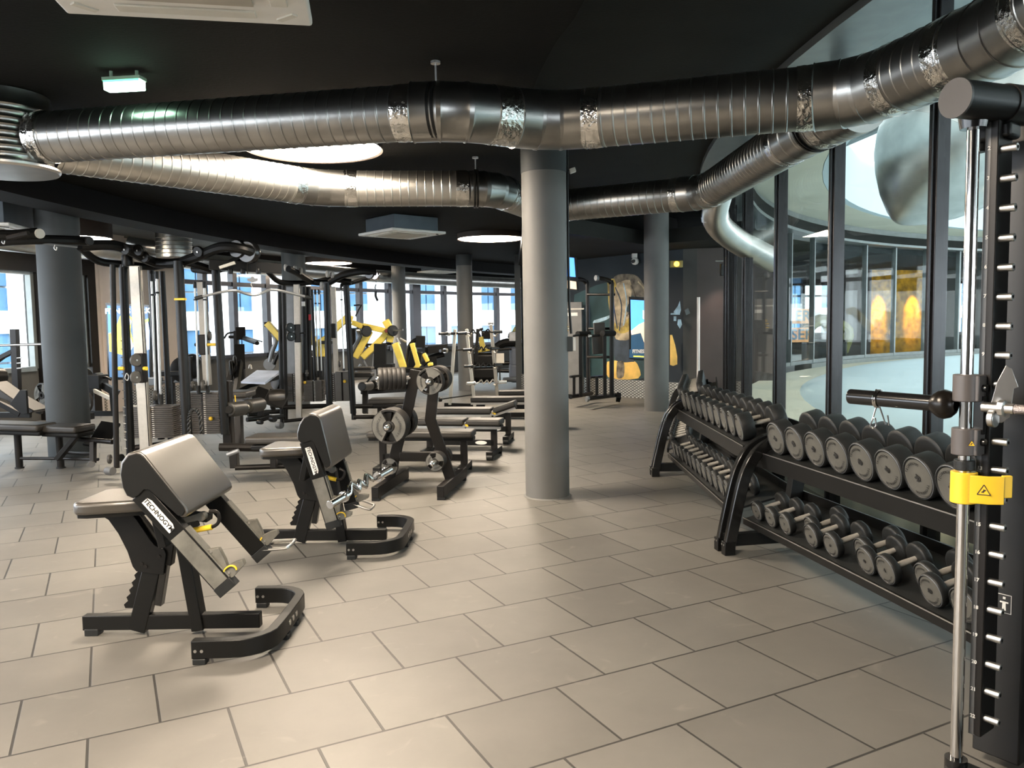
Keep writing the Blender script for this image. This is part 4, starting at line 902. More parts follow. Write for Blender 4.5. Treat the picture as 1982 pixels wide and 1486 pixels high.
mb = MB(); mb.cyl(tc0-tt_*.004, tc0+tt_*.004, .058, seg=40); obj('end_cap', mb, mat('grey_plastic_cap', (.06, .055, .053), .5), t)
mb = MB(); mb.cyl(tc0+tt_*.20, tc0+tt_*.26, .060, seg=40); obj('tube_sleeve', mb, BRN, t)
# upright with pegs
mb = MB(); mb.box(SM(.045, .085, 1.17), (.025, .10, 1.96), Rw); up_ = obj('pegged_upright', mb, BRN, t, bevel=.003)
mb = MB(); mb.box(SM(.030, .050, 1.17), (.022, .03, 1.96), Rw); obj('scale_strip', mb, mat('scale_grey', (.13, .13, .13), .4, .4), up_, bevel=.002)
mb = MB(); mb.box(SM(.02, .10, 2.12), (.12, .08, .05), Rw); obj('upper_bracket', mb, BLK, t, bevel=.012, seg=3)
mb = MB(); mb.cyl(SM(-.03, .10, 2.07), SM(-.03, .10, 2.14), .03, seg=20); obj('buffer', mb, RUB, t, bevel=.006)
z = 2.06; k = 0
while z > .2:
    if abs(z-1.245) > .03:
        mb = MB(); mb.cyl(SM(.056, .06, z), SM(.102, .06, z), .0122, seg=14); pg = obj('peg', mb, SIL, up_, bevel=.0015)
        mb = MB(); mb.cyl(SM(.102, .06, z), SM(.1035, .06, z), .0055, seg=6); obj('hex_socket', mb, BLKG, pg)
    text('scale_number', str(2+k), .016, TXW, up_, Matrix.Translation(-o0) @ basis(SM(.032, .0335, z+.004), wv, zv, wv.cross(zv)*1), bold=.0005)
    z -= .0905; k += 1
mb = MB(); mb.box((1.70, 2.665, 1.10), (.15, .16, 2.12), Rw); obj('frame_column', mb, mat('satin_black_panel', (.010, .010, .010), .45), t, bevel=.006)
mb = MB(); mb.box((1.95, 2.45, 1.10), (.40, .10, 2.06), Rw); obj('weight_shroud', mb, mat('satin_black_panel', (.010, .010, .010)), t, bevel=.006)
mb = MB(); mb.bar(SM(-.02, 0, .05), SM(.8, 0, .05), .09, .08); obj('base_tube', mb, BLK, t, bevel=.01)
mb = MB(); mb.bar(SM(.3, -.6, .05), SM(.3, .5, .05), .09, .08); obj('side_foot', mb, BLK, t, bevel=.01)
# bearing carriages
for z, h, nm in ((1.325, .085, 'upper_carriage'), (1.155, .085, 'lower_carriage')):
    mb = MB(); mb.cyl(SM(0, 0, z-h/2), SM(0, 0, z+h/2), .039, seg=32); cg = obj(nm, mb, mat('warm_grey_plastic', (.085, .075, .072), .4), t, bevel=.003)
    mb = MB(); mb.box(SM(.022, .01, z), (.045, .055, h*.96), Rw); obj('carriage_cheek', mb, MATS['warm_grey_plastic'], cg, bevel=.003)
    mb = MB(); mb.cyl(SM(.044, .012, z), SM(.056, .012, z), .012, seg=14); obj('knob', mb, BLKG, cg)
mb = MB(); mb.box(SM(.035, .02, 1.24), (.03, .03, .12), Rw); obj('carriage_link', mb, BLKG, t)
def warn(c, nx, ny, nn, s, par):
    mb = MB(); mb.prism([(-s, -s*.75), (s, -s*.75), (0, s)], c, nx, ny, .0012); p = obj('warning_triangle', mb, mat('warning_yellow', (.85, .5, .02), .5), par)
    mb = MB()
    for a, b in (((-s, -s*.75), (s, -s*.75)), ((s, -s*.75), (0, s)), ((0, s), (-s, -s*.75))):
        mb.bar(Vector(c)+nx*a[0]+ny*a[1]+nn*.001, Vector(c)+nx*b[0]+ny*b[1]+nn*.001, s*.13, .0012, up=nn)
    mb.bar(Vector(c)-nx*s*.35-ny*s*.35+nn*.001, Vector(c)+nx*s*.3+ny*s*.1+nn*.001, s*.18, .0012, up=nn); mb.bar(Vector(c)+ny*s*.2+nn*.001, Vector(c)-nx*s*.05-ny*s*.4+nn*.001, s*.15, .0012, up=nn)
    obj('warning_mark', mb, TXT, p)
vd = (Vector((0, 0, 0))-o0); vd.z = 0; vd.normalize(); vx = zv.cross(vd).normalized()
warn(SM(.02, 0, 1.155)+vd*.0405-wv*.0, vx, zv, vd, .010, up_)
# yellow stop
zy = 1.008
mb = MB(); mb.cyl(SM(0, 0, zy+.055), SM(0, 0, zy+.088), .030, seg=28); obj('stop_buffer', mb, RUB, t, bevel=.003)
mb = MB(); mb.cyl(SM(0, 0, zy-.05), SM(0, 0, zy+.05), .0385, seg=32); ys = obj('yellow_stop_ring', mb, YEL, t, bevel=.003)
e0, e1, e2 = SM(.025, -.02, zy), SM(.075, .0, zy), SM(.105, .03, zy)
mb = MB(); mb.rsweep([e0, e1, e2], .012, .088, up=zv); obj('yellow_stop_arm', mb, YEL, ys, bevel=.002)
mb = MB(); mb.rsweep([SM(.100, .028, zy+.012), SM(.118, .052, zy+.012)], .014, .07, up=zv); obj('hook_tip', mb, YEL, ys, bevel=.003)
ad = (e1-e0).normalized(); an = ad.cross(zv); an = -an if an.dot(vd) < 0 else an
warn((e0+e1)/2+(e1-e0)*.25+an*.0068, ad if ad.dot(vx) > 0 else -ad, zv, an, .018, ys)
# steel hook plate
hp = [(0, .13), (.014, .12), (.030, .07), (.020, .065), (.016, .02), (.012, -.015), (-.005, -.032), (-.03, -.03), (-.04, -.005), (-.03, .03), (-.02, .08)]
mb = MB(); mb.prism([(x*1.15, y*1.1) for x, y in hp], SM(.100, .03, 1.255), vx, zv, .008); obj('steel_hook', mb, SIL, t, bevel=.001)
mb = MB(); mb.cyl(SM(.07, .0, 1.235), SM(.09, .0, 1.235), .028, seg=20); obj('hook_hub', mb, SIL, t, bevel=.003)
PG_ = Vector((1.70, 2.665, .585))-wv*.0-dv*.0815+wv*.015; nP = dv
# person pictogram on the black column
cfc = SM(.24, .10, .62)+vd*0
mb = MB(); fx = wv; mb.prism([(-.022, -.032), (.022, -.032), (.022, .032), (-.022, .032)], PG_, wv, zv, .001); pp = obj('pictogram_plate', mb, TXW, t)
mb = MB(); mb.prism([(-.020, -.030), (.020, -.030), (.020, .030), (-.020, .030)], PG_-nP*.001, wv, zv, .001); p2 = obj('pictogram_ground', mb, TXT, pp)
mb = MB(); cc = PG_-nP*.002; mb.prism([(-.004, .016), (.004, .016), (.004, .024), (-.004, .024)], cc, wv, zv, .001); mb.prism([(-.013, .008), (.013, .008), (.013, .003), (.005, .003), (.006, -.022), (.001, -.022), (0, -.008), (-.001, -.022), (-.006, -.022), (-.005, .003), (-.013, .003)], cc, wv, zv, .001); obj('pictogram_figure', mb, TXW, pp)
# barbell of the machine
t2 = thing('guided_barbell', 'horizontal bar of the guided machine, thick black sleeve pointing left', 'barbell', SM(0, 0, 1.27))
zb = 1.268; bo = 0.0
def BB(s, z=0): return SM(s, -.0, zb+z)+dv*-.0
mb = MB(); mb.cyl(BB(-.395, .004), BB(-.05), .0265, seg=32); obj('black_sleeve', mb, BLKG, t2, bevel=.004)
mb = MB(); mb.lathe([(.026, 0), (.034, .008), (.045, .025), (.048, .04), (.043, .058), (.030, .072), (.02, .076)], BB(-.105), wv, 32); obj('ball_collar', mb, mat('bronze_black_collar', (.012, .010, .008), .28, .4), t2)
mb = MB(); mb.cyl(BB(.05), BB(.14), .016, seg=20); obj('bar_joint', mb, SIL, t2)
mb = MB(); mb.lathe([(.016, 0), (.026, .004), (.026, .018), (.016, .022)], BB(.095), wv, 8); obj('hex_nut', mb, SIL, t2)
mb = MB(); mb.cyl(BB(.14), BB(.80), .0145, seg=20); obj('knurled_grip', mb, mat('knurled_steel', (.38, .33, .32), .4, .9, bump=.4, bscale=300), t2, bevel=.002)
# spring collar hanging on the sleeve
cc = BB(-.290, .003); t3 = thing('spring_clip', 'chrome wire spring clip hanging on the black sleeve', 'clip', cc)
pts = []
for k in range(0, 34): a = 2*pi*k/16; pts.append(cc+wv*(-.007+.014*k/33)+zv*.0300*math.cos(a)+dv*.0300*math.sin(a))
mb = MB(); mb.sweep(pts, .0033, 8); obj('coil', mb, CHR, t3)
mb = MB(); mb.sweep([cc-wv*.005-zv*.028, cc-wv*.018-zv*.075, cc-wv*.026-zv*.098, cc-wv*.014-zv*.106, cc-wv*.004-zv*.095, cc-wv*.008-zv*.07, cc-wv*.015-zv*.068], .0028, 8); obj('left_handle', mb, CHR, t3)
mb = MB(); mb.sweep([cc+wv*.007-zv*.028, cc+wv*.030-zv*.088, cc+wv*.042-zv*.09, cc+wv*.036-zv*.055], .0028, 8); obj('right_handle', mb, CHR, t3)
# ================================================================== MACHINES (points given as photo x, photo y, distance)
VINR = mat('dark_roller_vinyl', (.022, .021, .018), .45, 0, .5)
def T_(p): return V(*p)
def tube(t, name, pts, w, m=BLK, sm=True, seg=10):
    P_ = [T_(p) if not isinstance(p, Vector) else p for p in pts]
    mb = MB(); mb.sweep(smooth_path(P_, 4) if sm and len(P_) > 2 else P_, w/2, seg); return obj(name, mb, m, t)
def beam(t, name, pts, w, h, m=BLK, up=(0, 1, 0), bevel=.004):
    P_ = [T_(p) if not isinstance(p, Vector) else p for p in pts]
    mb = MB(); mb.rsweep(P_, w, h, up=up); return obj(name, mb, m, t, bevel=bevel)
def block(t, name, p, size, m=BLK, rz=0, ry=0, rx=0, bevel=.01):
    c = T_(p) if not isinstance(p, Vector) else p
    R = Matrix.Rotation(rz, 3, 'Z') @ Matrix.Rotation(ry, 3, 'Y') @ Matrix.Rotation(rx, 3, 'X')
    mb = MB(); mb.box(c, size, R); return obj(name, mb, m, t, bevel=bevel, seg=3)
def disc(t, name, p, r, th, axis, m=BLK, seg=28):
    c = T_(p) if not isinstance(p, Vector) else p; a = Vector(axis).normalized()
    mb = MB(); mb.lathe([(.001, 0), (r*.9, 0), (r, th*.2), (r, th*.8), (r*.9, th), (.001, th)], c-a*th/2, a, seg); return obj(name, mb, m, t)
def upright(t, name, px0, py0, px1, py1, Y, w, m=BLK, square=False, Y1=None):
    """post from the upper pixel to the lower pixel, at distance Y"""
    a, b = V(px0, py0, Y), V(px1, py1, Y1 or Y)
    mb = MB()
    if square: mb.rsweep([a, b], w, w, up=(0, 1, 0))
    else: mb.cyl(a, b, w/2, seg=16)
    return obj(name, mb, m, t, bevel=.004 if square else 0)
STK = mat('weight_stack_plates', (.085, .078, .072), .4, .2, .5)
def wstack(t, px0, px1, py0, py1, Y, depth, pinpx=None, nd=14, shroud=False):
    a, b = V(px0, py1, Y), V(px1, py0, Y); w = b.x-a.x; h = b.z-a.z; cx = (a.x+b.x)/2
    if shroud:
        mb = MB(); mb.box((cx, Y, (a.z+b.z)/2), (w, depth, h)); s = obj('stack_cover', mb, mat('grey_stack_cover', (.10, .095, .088), .45), t, bevel=.01)
        mb = MB(); mb.box((cx, Y-depth/2-.002, (a.z+b.z)/2), (w*.12, .006, h*.95)); obj('cover_slot', mb, BLKG, s)
    else:
        mb = MB(); mb.box((cx, Y, (a.z+b.z)/2), (w*.93, depth*.88, h))
        n = nd
        for k in range(n): z = a.z+h*(k+.5)/n; mb.box((cx, Y, z), (w, depth, h/n*.74))
        s = obj('weight_stack', mb, STK, t, bevel=.0015)
        mb = MB(); mb.box((cx+w*.03, Y-depth/2-.002, (a.z+b.z)/2), (.018, .004, h)); st = obj('stack_channel', mb, BLKG, s)
        for k in range(n):
            z = a.z+h*(k+.5)/n; mb = MB(); mb.box((cx+w*.10, Y-depth/2-.002, z), (.022, .003, h/n*.32)); obj('stack_number', mb, TXW, st)
    if pinpx: q = V(pinpx[0], pinpx[1], Y-depth/2-.02); mb = MB(); mb.lathe([(.001, .02), (.016, .018), (.024, 0), (.014, -.02), (.008, -.03)], q, (0, -1, 0), 14); obj('selector_pin', mb, YEL, s)
    return s
def guides(t, pxs, py0, py1, Y, r=.012):
    for p in pxs:
        a, b = V(p, py0, Y), V(p+(py1-py0)*.035, py1, Y); mb = MB(); mb.cyl(a, b, r, seg=12); g = obj('guide_rod', mb, SIL, t)
        mb = MB(); mb.cyl(a+(b-a)*.16, a+(b-a)*.175, r*1.8, seg=12); obj('rod_stop', mb, RUB, g); mb = MB(); mb.cyl(a, a+(b-a)*.06, r*1.6, seg=12); obj('rod_sleeve', mb, RUB, g)
        mb = MB(); mb.cyl(b-(b-a)*.03, b+(b-a)*.05, r*2, seg=12); obj('rod_foot', mb, RUB, g)
def cable(t, pts, r=.004): mb = MB(); mb.sweep([T_(p) for p in pts], r, 6); return obj('cable', mb, BLKG, t)
def pulley(t, p, r, axis=(1, .2, 0), m=None): 
    d_ = disc(t, 'pulley', p, r, .03, axis, m or mat('grey_pulley', (.075, .072, .066), .5)); 
    q = T_(p); a = Vector(axis).normalized(); mb = MB(); mb.cyl(q-a*.022, q+a*.022, .01, seg=10); obj('pulley_axle', mb, SIL, d_); return d_
# ---------------------------------------------------------------- cable tower 1
Y1 = 8.3
t = thing('cable_station', 'tall multi cable tower at the left, its weight stacks above the near curl bench', 'gym machine', G(300, 905))
upright(t, 'post', 218, 512, 226, 905, 8.1, .055, BRN); upright(t, 'post', 238, 512, 254, 902, 8.25, .085, BLK)
disc(t, 'post_foot', (213, 911, 8.05), .045, .09, (1, -.5, 0), mat('grey_end_plug', (.10, .10, .10), .5)); disc(t, 'post_foot', (232, 885, 8.2), .04, .06, (1, -.5, 0), BLK)
for k in range(14): 
    q = V(238+k*.6, 660+k*16, 8.15); mb = MB(); mb.cyl(q, q+Vector((-.022, -.012, .006)), .006, seg=6); obj('pin_hole_ring', mb, GRYS, t)
beam(t, 'aluminium_column', [(262, 514, 8.15), (285, 905, 8.15)], .115, .055, ALU, bevel=.008)
beam(t, 'column_groove', [(268, 516, 8.07), (291, 903, 8.07)], .006, .010, BRN, bevel=0)
block(t, 'cable_carriage', (273, 712, 8.08), (.085, .12, .30), BRN, bevel=.012)
for py in (697, 730): pulley(t, (263, py, 7.99), .062, (.8, -.5, 0))
for px, py in ((240, 713), (279, 713)): q = V(px, py, 8.0); mb = MB(); mb.cyl(q+Vector((-.055, 0, 0)) if px < 260 else q, q+Vector((.0, 0, 0)) if px < 260 else q+Vector((.035, -.02, 0)), .019, seg=12); obj('yellow_grip', mb, YEL, t)
tube(t, 'snap_hook', [(245, 722, 7.98), (242, 732, 7.98), (247, 736, 7.98), (249, 729, 7.98), (246, 722, 7.98)], .008, SIL)
guides(t, (271, 293), 530, 770, 8.6); guides(t, (302,), 530, 768, 8.7)
upright(t, 'post', 292, 520, 312, 850, 8.8, .075, BRN); upright(t, 'post', 314, 525, 330, 850, 8.9, .06, BLK)
guides(t, (303,), 525, 770, 8.5)
wstack(t, 250, 342, 784, 846, 8.55, .22, (287, 794), 16)
pulley(t, (300, 765, 8.5), .055)
upright(t, 'post', 345, 505, 363, 850, 8.0, .098, BLK); block(t, 'yellow_tape', (349, 579, 7.95), (.10, .06, .02), YEL, bevel=0)
upright(t, 'post', 417, 512, 436, 840, 8.3, .088, BLK)
block(t, 'frame_slab', (441, 800, 8.4), (.10, .10, .70), BRN)
guides(t, (377, 395), 545, 752, 8.6, .011)
beam(t, 'aluminium_column', [(389, 545, 8.75), (402, 745, 8.75)], .085, .05, ALU, bevel=.006)
block(t, 'cable_carriage', (394, 667, 8.65), (.075, .10, .22), BRN, bevel=.01); q = V(402, 667, 8.6); mb = MB(); mb.cyl(q, q+Vector((.09, 0, 0)), .016, seg=12); obj('yellow_grip', mb, YEL, t)
pulley(t, (406, 650, 8.7), .05); disc(t, 'knob', (380, 667, 8.65), .018, .03, (1, 0, 0), BLK)
wstack(t, 367, 430, 757, 838, 8.75, .25, (408, 810), 22); pulley(t, (393, 745, 8.55), .055); pulley(t, (373, 745, 8.6), .04)
# rope handle
rp = smooth_path([V(366, 840, 7.9), V(366, 808, 7.9), V(374, 792, 7.9), V(386, 802, 7.9), V(390, 838, 7.9)], 14)
tr = thing('triceps_rope', 'black twisted cable rope looped in front of the right weight stack', 'rope handle', rp[20])
mb = MB(); n = len(rp)
for ph in (0, pi):
    pp = []
    for i, p in enumerate(rp):
        a = (rp[min(i+1, n-1)]-rp[max(i-1, 0)]).normalized(); x, y, _ = frame_from(a, (0, 1, 0)); th = i*.9+ph; pp.append(p+x*.010*math.cos(th)+y*.010*math.sin(th))
    mb.sweep(pp, .010, 8)
obj('rope', mb, RUB, tr); mb = MB(); mb.cyl(rp[0]-Vector((0, 0, .04)), rp[0], .018, seg=12); obj('rope_end', mb, SIL, tr)
# top arms
disc(t, 'top_hub', (247, 505, 8.2), .06, .12, (0, 0, 1), BLK)
tube(t, 'top_arm', [(155, 478, 7.9), (190, 505, 8.1), (245, 512, 8.3), (300, 516, 8.5), (350, 506, 8.2), (420, 525, 8.4)], .075)
tube(t, 'top_arm', [(160, 476, 7.6), (210, 474, 7.7), (245, 482, 7.9), (300, 508, 8.3), (355, 508, 8.2)], .10)
tube(t, 'top_arm', [(355, 506, 8.1), (385, 495, 8.0), (430, 478, 7.8), (470, 482, 7.8), (492, 490, 7.9)], .10)
tube(t, 'top_arm', [(375, 520, 8.6), (420, 522, 8.4), (470, 496, 8.1)], .085)
for px, py, Y in ((243, 482, 7.8), (268, 484, 7.9), (280, 497, 8.1), (384, 487, 7.9)): pulley(t, (px, py, Y), .055, (.3, .9, .2), BLK)
disc(t, 'pulley_housing', (482, 488, 7.9), .11, .09, (.3, 1, 0), BLKG); disc(t, 'pulley_housing', (462, 482, 7.9), .09, .09, (.3, 1, 0), BLKG)
beam(t, 'cable_beam', [(405, 512, 8.0), (545, 520, 8.2)], .10, .12, BLK)
beam(t, 'light_edge_beam', [(425, 518, 7.9), (455, 508, 7.9)], .03, .03, CRM)
for px in (446, 470, 500): disc(t, 'cable_stop', (px, 525, 8.0), .025, .05, (0, 0, 1), BLK)
for a, b in ((478, 479), (497, 498)): cable(t, [(a, 495, 7.9), (b, 530, 8.0)]) 
tb_ = thing('pulldown_bar', 'long bent pulldown bar hanging from the left cable tower', 'pulldown bar', V(489, 545, 8.0))
mb = MB(); mb.prism([(-.05, -.012), (-.05, .012), (-.02, .012), (-.01, .03), (.01, .03), (.02, .012), (.05, .012), (.05, -.012), (0, -.03)], V(489, 541, 8.0), (1, 0, 0), (0, 0, 1), .02); obj('swivel_plate', mb, GRYS, tb_)
tube(tb_, 'snap_link', [(489, 544, 8.0), (486, 550, 8.0), (489, 556, 8.0), (491, 560, 8.0), (489, 566, 8.0)], .008, ALU)
tube(tb_, 'bar', [(377, 578, 7.7), (400, 572, 7.75), (430, 565, 7.8), (455, 562, 7.85), (475, 568, 7.95), (490, 571, 8.0), (505, 568, 8.05), (522, 561, 8.15), (545, 563, 8.2), (602, 577, 8.4)], .028, GRYS)
for a, b in (((377, 578, 7.7), (392, 574, 7.73)), ((590, 574, 8.35), (602, 577, 8.4))):
    mb = MB(); mb.cyl(V(*a), V(*b), .019, seg=12); obj('rubber_grip', mb, RUB, tb_)
# low tubes of the tower and rowing seat
tube(t, 'low_tube', [(250, 868, 8.5), (330, 858, 8.6)], .07, BRN, False); tube(t, 'low_tube', [(425, 865, 8.2), (610, 868, 8.3)], .085, BRN, False)
tube(t, 'low_tube', [(455, 905, 8.0), (600, 900, 8.2)], .055, BRN, False); beam(t, 'leg', [(452, 870, 8.1), (455, 905, 8.1)], .08, .08, BRN); beam(t, 'leg', [(541, 872, 8.2), (542, 905, 8.2)], .07, .07, BRN)
tube(t, 'foot_bar', [(440, 880, 7.9), (462, 872, 7.9)], .045, GRYS, False)
ts = thing('rowing_bench', 'long dark padded row seat behind the steep curl bench', 'machine seat', G(560, 908))
block(ts, 'seat_pad', (560, 848, 7.9), (.80, .34, .075), VIN2, rz=-.05, bevel=.025); block(ts, 'seat_tray', (562, 862, 7.9), (.70, .28, .05), BLK, rz=-.05)
for x in (530, 600): beam(ts, 'leg', [(x, 866, 7.9), (x, 905, 7.9)], .06, .06, BRN)
# lat seat with rollers
tl = thing('pulldown_station', 'cable pulldown seat with two thick black knee rollers', 'machine seat', G(462, 868))
block(tl, 'seat_pad', (462, 762, 8.9), (.28, .36, .07), VIN2, bevel=.02)
for a, b in (((442, 793, 8.3), (470, 790, 8.6)), ((478, 787, 8.7), (505, 782, 9.0))):
    mb = MB(); mb.cyl(T_(a), T_(b), .078, seg=24); obj('knee_roller', mb, VINR, tl, bevel=.015)
mb = MB(); mb.cyl(V(442, 793, 8.27), V(444, 793, 8.31), .04, seg=20); obj('roller_cap', mb, VINS, tl); mb = MB(); mb.cyl(V(470, 790, 8.6), V(480, 787, 8.72), .03, seg=16); obj('roller_axle', mb, CRM, tl)
beam(tl, 'seat_post', [(462, 800, 8.7), (464, 866, 8.6)], .07, .09, BRN); tube(tl, 'height_pin', [(455, 765, 8.6), (456, 780, 8.6)], .012, YEL, False)
# second frame with foot plates at the far left, low seat
tq = thing('low_row_bench', 'low two part padded seat on round tube legs at the left edge', 'machine seat', G(80, 906))
Yb = 8.75
for a, b, nm in ((-30, 92, 'seat_pad'), (96, 166, 'back_pad')):
    p, q = V(a, 822 if nm == 'seat_pad' else 827, Yb), V(b, 826 if nm == 'seat_pad' else 829, Yb-.1)
    mb = MB(); mb.bar(p, q, .32, .075); obj(nm, mb, VIN2, tq, bevel=.025, seg=3); mb = MB(); mb.bar(p-Vector((0, 0, .06)), q-Vector((0, 0, .06)), .26, .05); obj('pad_shell', mb, VINS, tq, bevel=.015)
for px in (38, 118): q = G(px, 906); mb = MB(); mb.cyl(q, (q.x, q.y, .42), .038, seg=20); lg = obj('leg', mb, BRN, tq); mb = MB(); mb.cyl(q, (q.x, q.y, .015), .048, seg=20); obj('foot_ring', mb, RUB, lg)
tube(tq, 'stretcher', [(40, 887, 8.82), (118, 887, 8.82), (190, 889, 8.6)], .035, BRN, False)
tube(tq, 'stretcher', [(130, 876, 8.9), (180, 878, 8.7)], .035, BRN, False)
beam(tq, 'slanted_plate', [(112, 888, 8.65), (150, 842, 8.65)], .05, .10, BLK); tube(tq, 'upper_tube', [(145, 849, 8.8), (218, 855, 8.6)], .055, BRN, False)
beam(tq, 'short_leg', [(180, 856, 8.6), (180, 895, 8.5)], .05, .06, BRN); disc(tq, 'foot_plug', (177, 898, 8.45), .035, .05, (.5, -1, 0), mat('grey_end_plug', (.1, .1, .1)))
beam(tq, 'foot_plate', [(195, 850, 8.9), (215, 818, 9.1)], .22, .03, BLK); beam(tq, 'foot_plate', [(170, 862, 8.9), (190, 842, 9.1)], .12, .03, BLK); pulley(tq, (212, 888, 8.4), .05)
tube(tq, 'foot_bar', [(170, 826, 9.2), (190, 836, 9.2)], .03, BLK, False)
# arm of another tower at top left
tx = thing('cable_station', 'pulley arms of another cable tower reaching in at the top left edge', 'gym machine', V(-80, 906, 8.0))
tube(tx, 'top_arm', [(-60, 452, 6.8), (20, 455, 6.9), (74, 450, 7.0)], .09); disc(tx, 'arm_cap', (77, 452, 6.95), .042, .02, (1, -.6, 0), CRM)
tube(tx, 'top_arm', [(-60, 472, 6.9), (60, 464, 7.0), (172, 466, 7.4)], .085); disc(tx, 'arm_cap', (173, 466, 7.3), .04, .02, (1, -.6, 0), BRN)
tube(tx, 'slim_strut', [(15, 460, 6.85), (55, 451, 6.85)], .05, BRN, False); tube(tx, 'slim_strut', [(10, 463, 6.9), (150, 478, 7.2)], .02, GRYS, False)
for px, py in ((6, 468), (107, 480)): tube(tx, 'snap_hook', [(px, py-6, 6.9), (px-2, py, 6.9), (px+2, py+4, 6.9), (px+3, py-2, 6.9)], .010, SIL)
upright(tx, 'post', -90, 470, -80, 906, 7.8, .09, BLK)
# ---------------------------------------------------------------- cable tower 2
t = thing('cable_station', 'second cable tower farther back, beside the yellow machines', 'gym machine', G(600, 812))
Y2 = 12.0
upright(t, 'post', 541, 552, 546, 825, 11.6, .06, BLK); upright(t, 'post', 549, 552, 553, 815, 11.8, .07, BRN)
beam(t, 'aluminium_column', [(574, 550, 11.6), (579, 812, 11.6)], .085, .05, ALU, bevel=.006); beam(t, 'aluminium_column', [(560, 555, 12.2), (564, 735, 12.2)], .13, .05, GRYS, bevel=.006)
block(t, 'cable_carriage', (577, 645, 11.5), (.09, .1, .26), BLK); pulley(t, (562, 634, 11.4), .068, (.7, -.7, 0), BLK); pulley(t, (563, 651, 11.4), .068, (.7, -.7, 0), BLK); tube(t, 'handle_pin', [(580, 645, 11.4), (590, 644, 11.4)], .02, BLK, False)
upright(t, 'post', 588, 555, 590, 760, 12.3, .07, BLK); upright(t, 'post', 596, 555, 599, 760, 12.4, .09, BRN); upright(t, 'post', 603, 560, 612, 770, 12.1, .05, BLK)
guides(t, (556, 562, 610, 617), 560, 722, 12.4, .011)
block(t, 'white_sticker', (587, 588, 12.2), (.05, .02, .07), PAPER, bevel=0); block(t, 'red_sticker', (600, 614, 12.3), (.04, .02, .09), mat('red_sticker', (.6, .03, .04), .5), bevel=0)
wstack(t, 556, 585, 722, 776, 12.2, .25, None, 16); wstack(t, 592, 626, 736, 776, 12.1, .22, (590, 740), 14); 
upright(t, 'post', 632, 548, 638, 800, 11.5, .095, BLK); upright(t, 'post', 670, 552, 684, 800, 11.6, .09, BLK)
beam(t, 'aluminium_column', [(645, 555, 12.2), (651, 725, 12.2)], .07, .05, ALU, bevel=.006); block(t, 'cable_carriage', (646, 640, 12.1), (.07, .09, .22), BLK)
guides(t, (660,), 552, 718, 12.1, .011); wstack(t, 653, 678, 718, 775, 12.0, .22, (667, 738), 10, True); wstack(t, 640, 652, 722, 776, 12.1, .2, None, 14)
pulley(t, (657, 704, 11.9), .05); pulley(t, (594, 722, 11.9), .05)
tube(t, 'top_arm', [(520, 527, 11.4), (540, 545, 11.6), (575, 548, 11.8), (612, 545, 11.8), (640, 541, 11.6), (680, 545, 11.6)], .08)
tube(t, 'top_arm', [(558, 520, 11.0), (575, 528, 11.2), (605, 545, 11.6), (640, 547, 11.6)], .09); tube(t, 'top_arm', [(640, 545, 11.6), (665, 532, 11.4), (700, 525, 11.2), (728, 528, 11.2)], .10)
tube(t, 'top_arm', [(660, 552, 11.9), (690, 545, 11.8), (722, 535, 11.4)], .06)
for px, py in ((553, 518), (571, 521), (582, 524), (634, 530), (643, 531), (623, 552)): pulley(t, (px, py, 11.2), .05, (.8, .5, 0), mat('pale_pulley', (.35, .33, .30), .5))
disc(t, 'pulley_housing', (716, 530, 11.2), .07, .06, (.3, 1, 0), BLKG); disc(t, 'pulley_housing', (727, 533, 11.2), .06, .06, (.3, 1, 0), CHRD)
cable(t, [(728, 540, 11.2), (728, 552, 11.2)]); tube(t, 'snap_link', [(728, 550, 11.2), (726, 557, 11.2), (729, 563, 11.2)], .02, GRYS); tube(t, 'strap_handle', [(728, 563, 11.2), (727, 572, 11.2), (731, 582, 11.2)], .035, BLK)
tube(t, 'low_tube', [(548, 788, 11.6), (640, 785, 11.9)], .07, BRN, False); tube(t, 'low_tube', [(549, 815, 11.4), (600, 810, 11.6)], .05, BRN, False); tube(t, 'low_tube', [(684, 786, 11.6), (795, 786, 11.8)], .07, BLK, False)
disc(t, 'post_foot', (541, 823, 11.4), .05, .09, (1, -.6, 0), mat('grey_end_plug', (.1, .1, .1)))
for px in (548, 640, 684): upright(t, 'lower_post', px, 780, px+1, 812, 11.7, .07, BLK)
tube(t, 'low_tube', [(684, 807, 11.4), (790, 806, 11.6)], .06, BRN, False)
ts = thing('pulldown_station', 'second pulldown seat with black rollers, right of the far cable tower', 'machine seat', G(715, 806))
block(ts, 'seat_pad', (700, 725, 12.5), (.36, .3, .07), VIN2, bevel=.02); block(ts, 'seat_pad', (704, 713, 12.9), (.3, .3, .05), VIN2, bevel=.02)
for a, b in (((700, 748, 11.9), (717, 746, 12.2)), ((722, 745, 12.3), (734, 742, 12.5))): mb = MB(); mb.cyl(T_(a), T_(b), .07, seg=24); obj('knee_roller', mb, VINR, ts, bevel=.015)
beam(ts, 'seat_post', [(707, 755, 12.2), (707, 800, 12.1)], .08, .08, BLK); tube(ts, 'lever', [(708, 742, 12), (720, 728, 12.1)], .03, BLK, False)
tr_ = thing('rowing_bench', 'flat dark row seat on the floor frame left of the weight tree', 'machine seat', G(745, 800)); block(tr_, 'seat_pad', (758, 775, 11.2), (.62, .34, .07), VIN2, bevel=.02); block(tr_, 'seat_tray', (760, 783, 11.2), (.5, .3, .05), BLK)
for x in (735, 785): beam(tr_, 'leg', [(x, 785, 11.2), (x, 806, 11.2)], .06, .06, BLK)
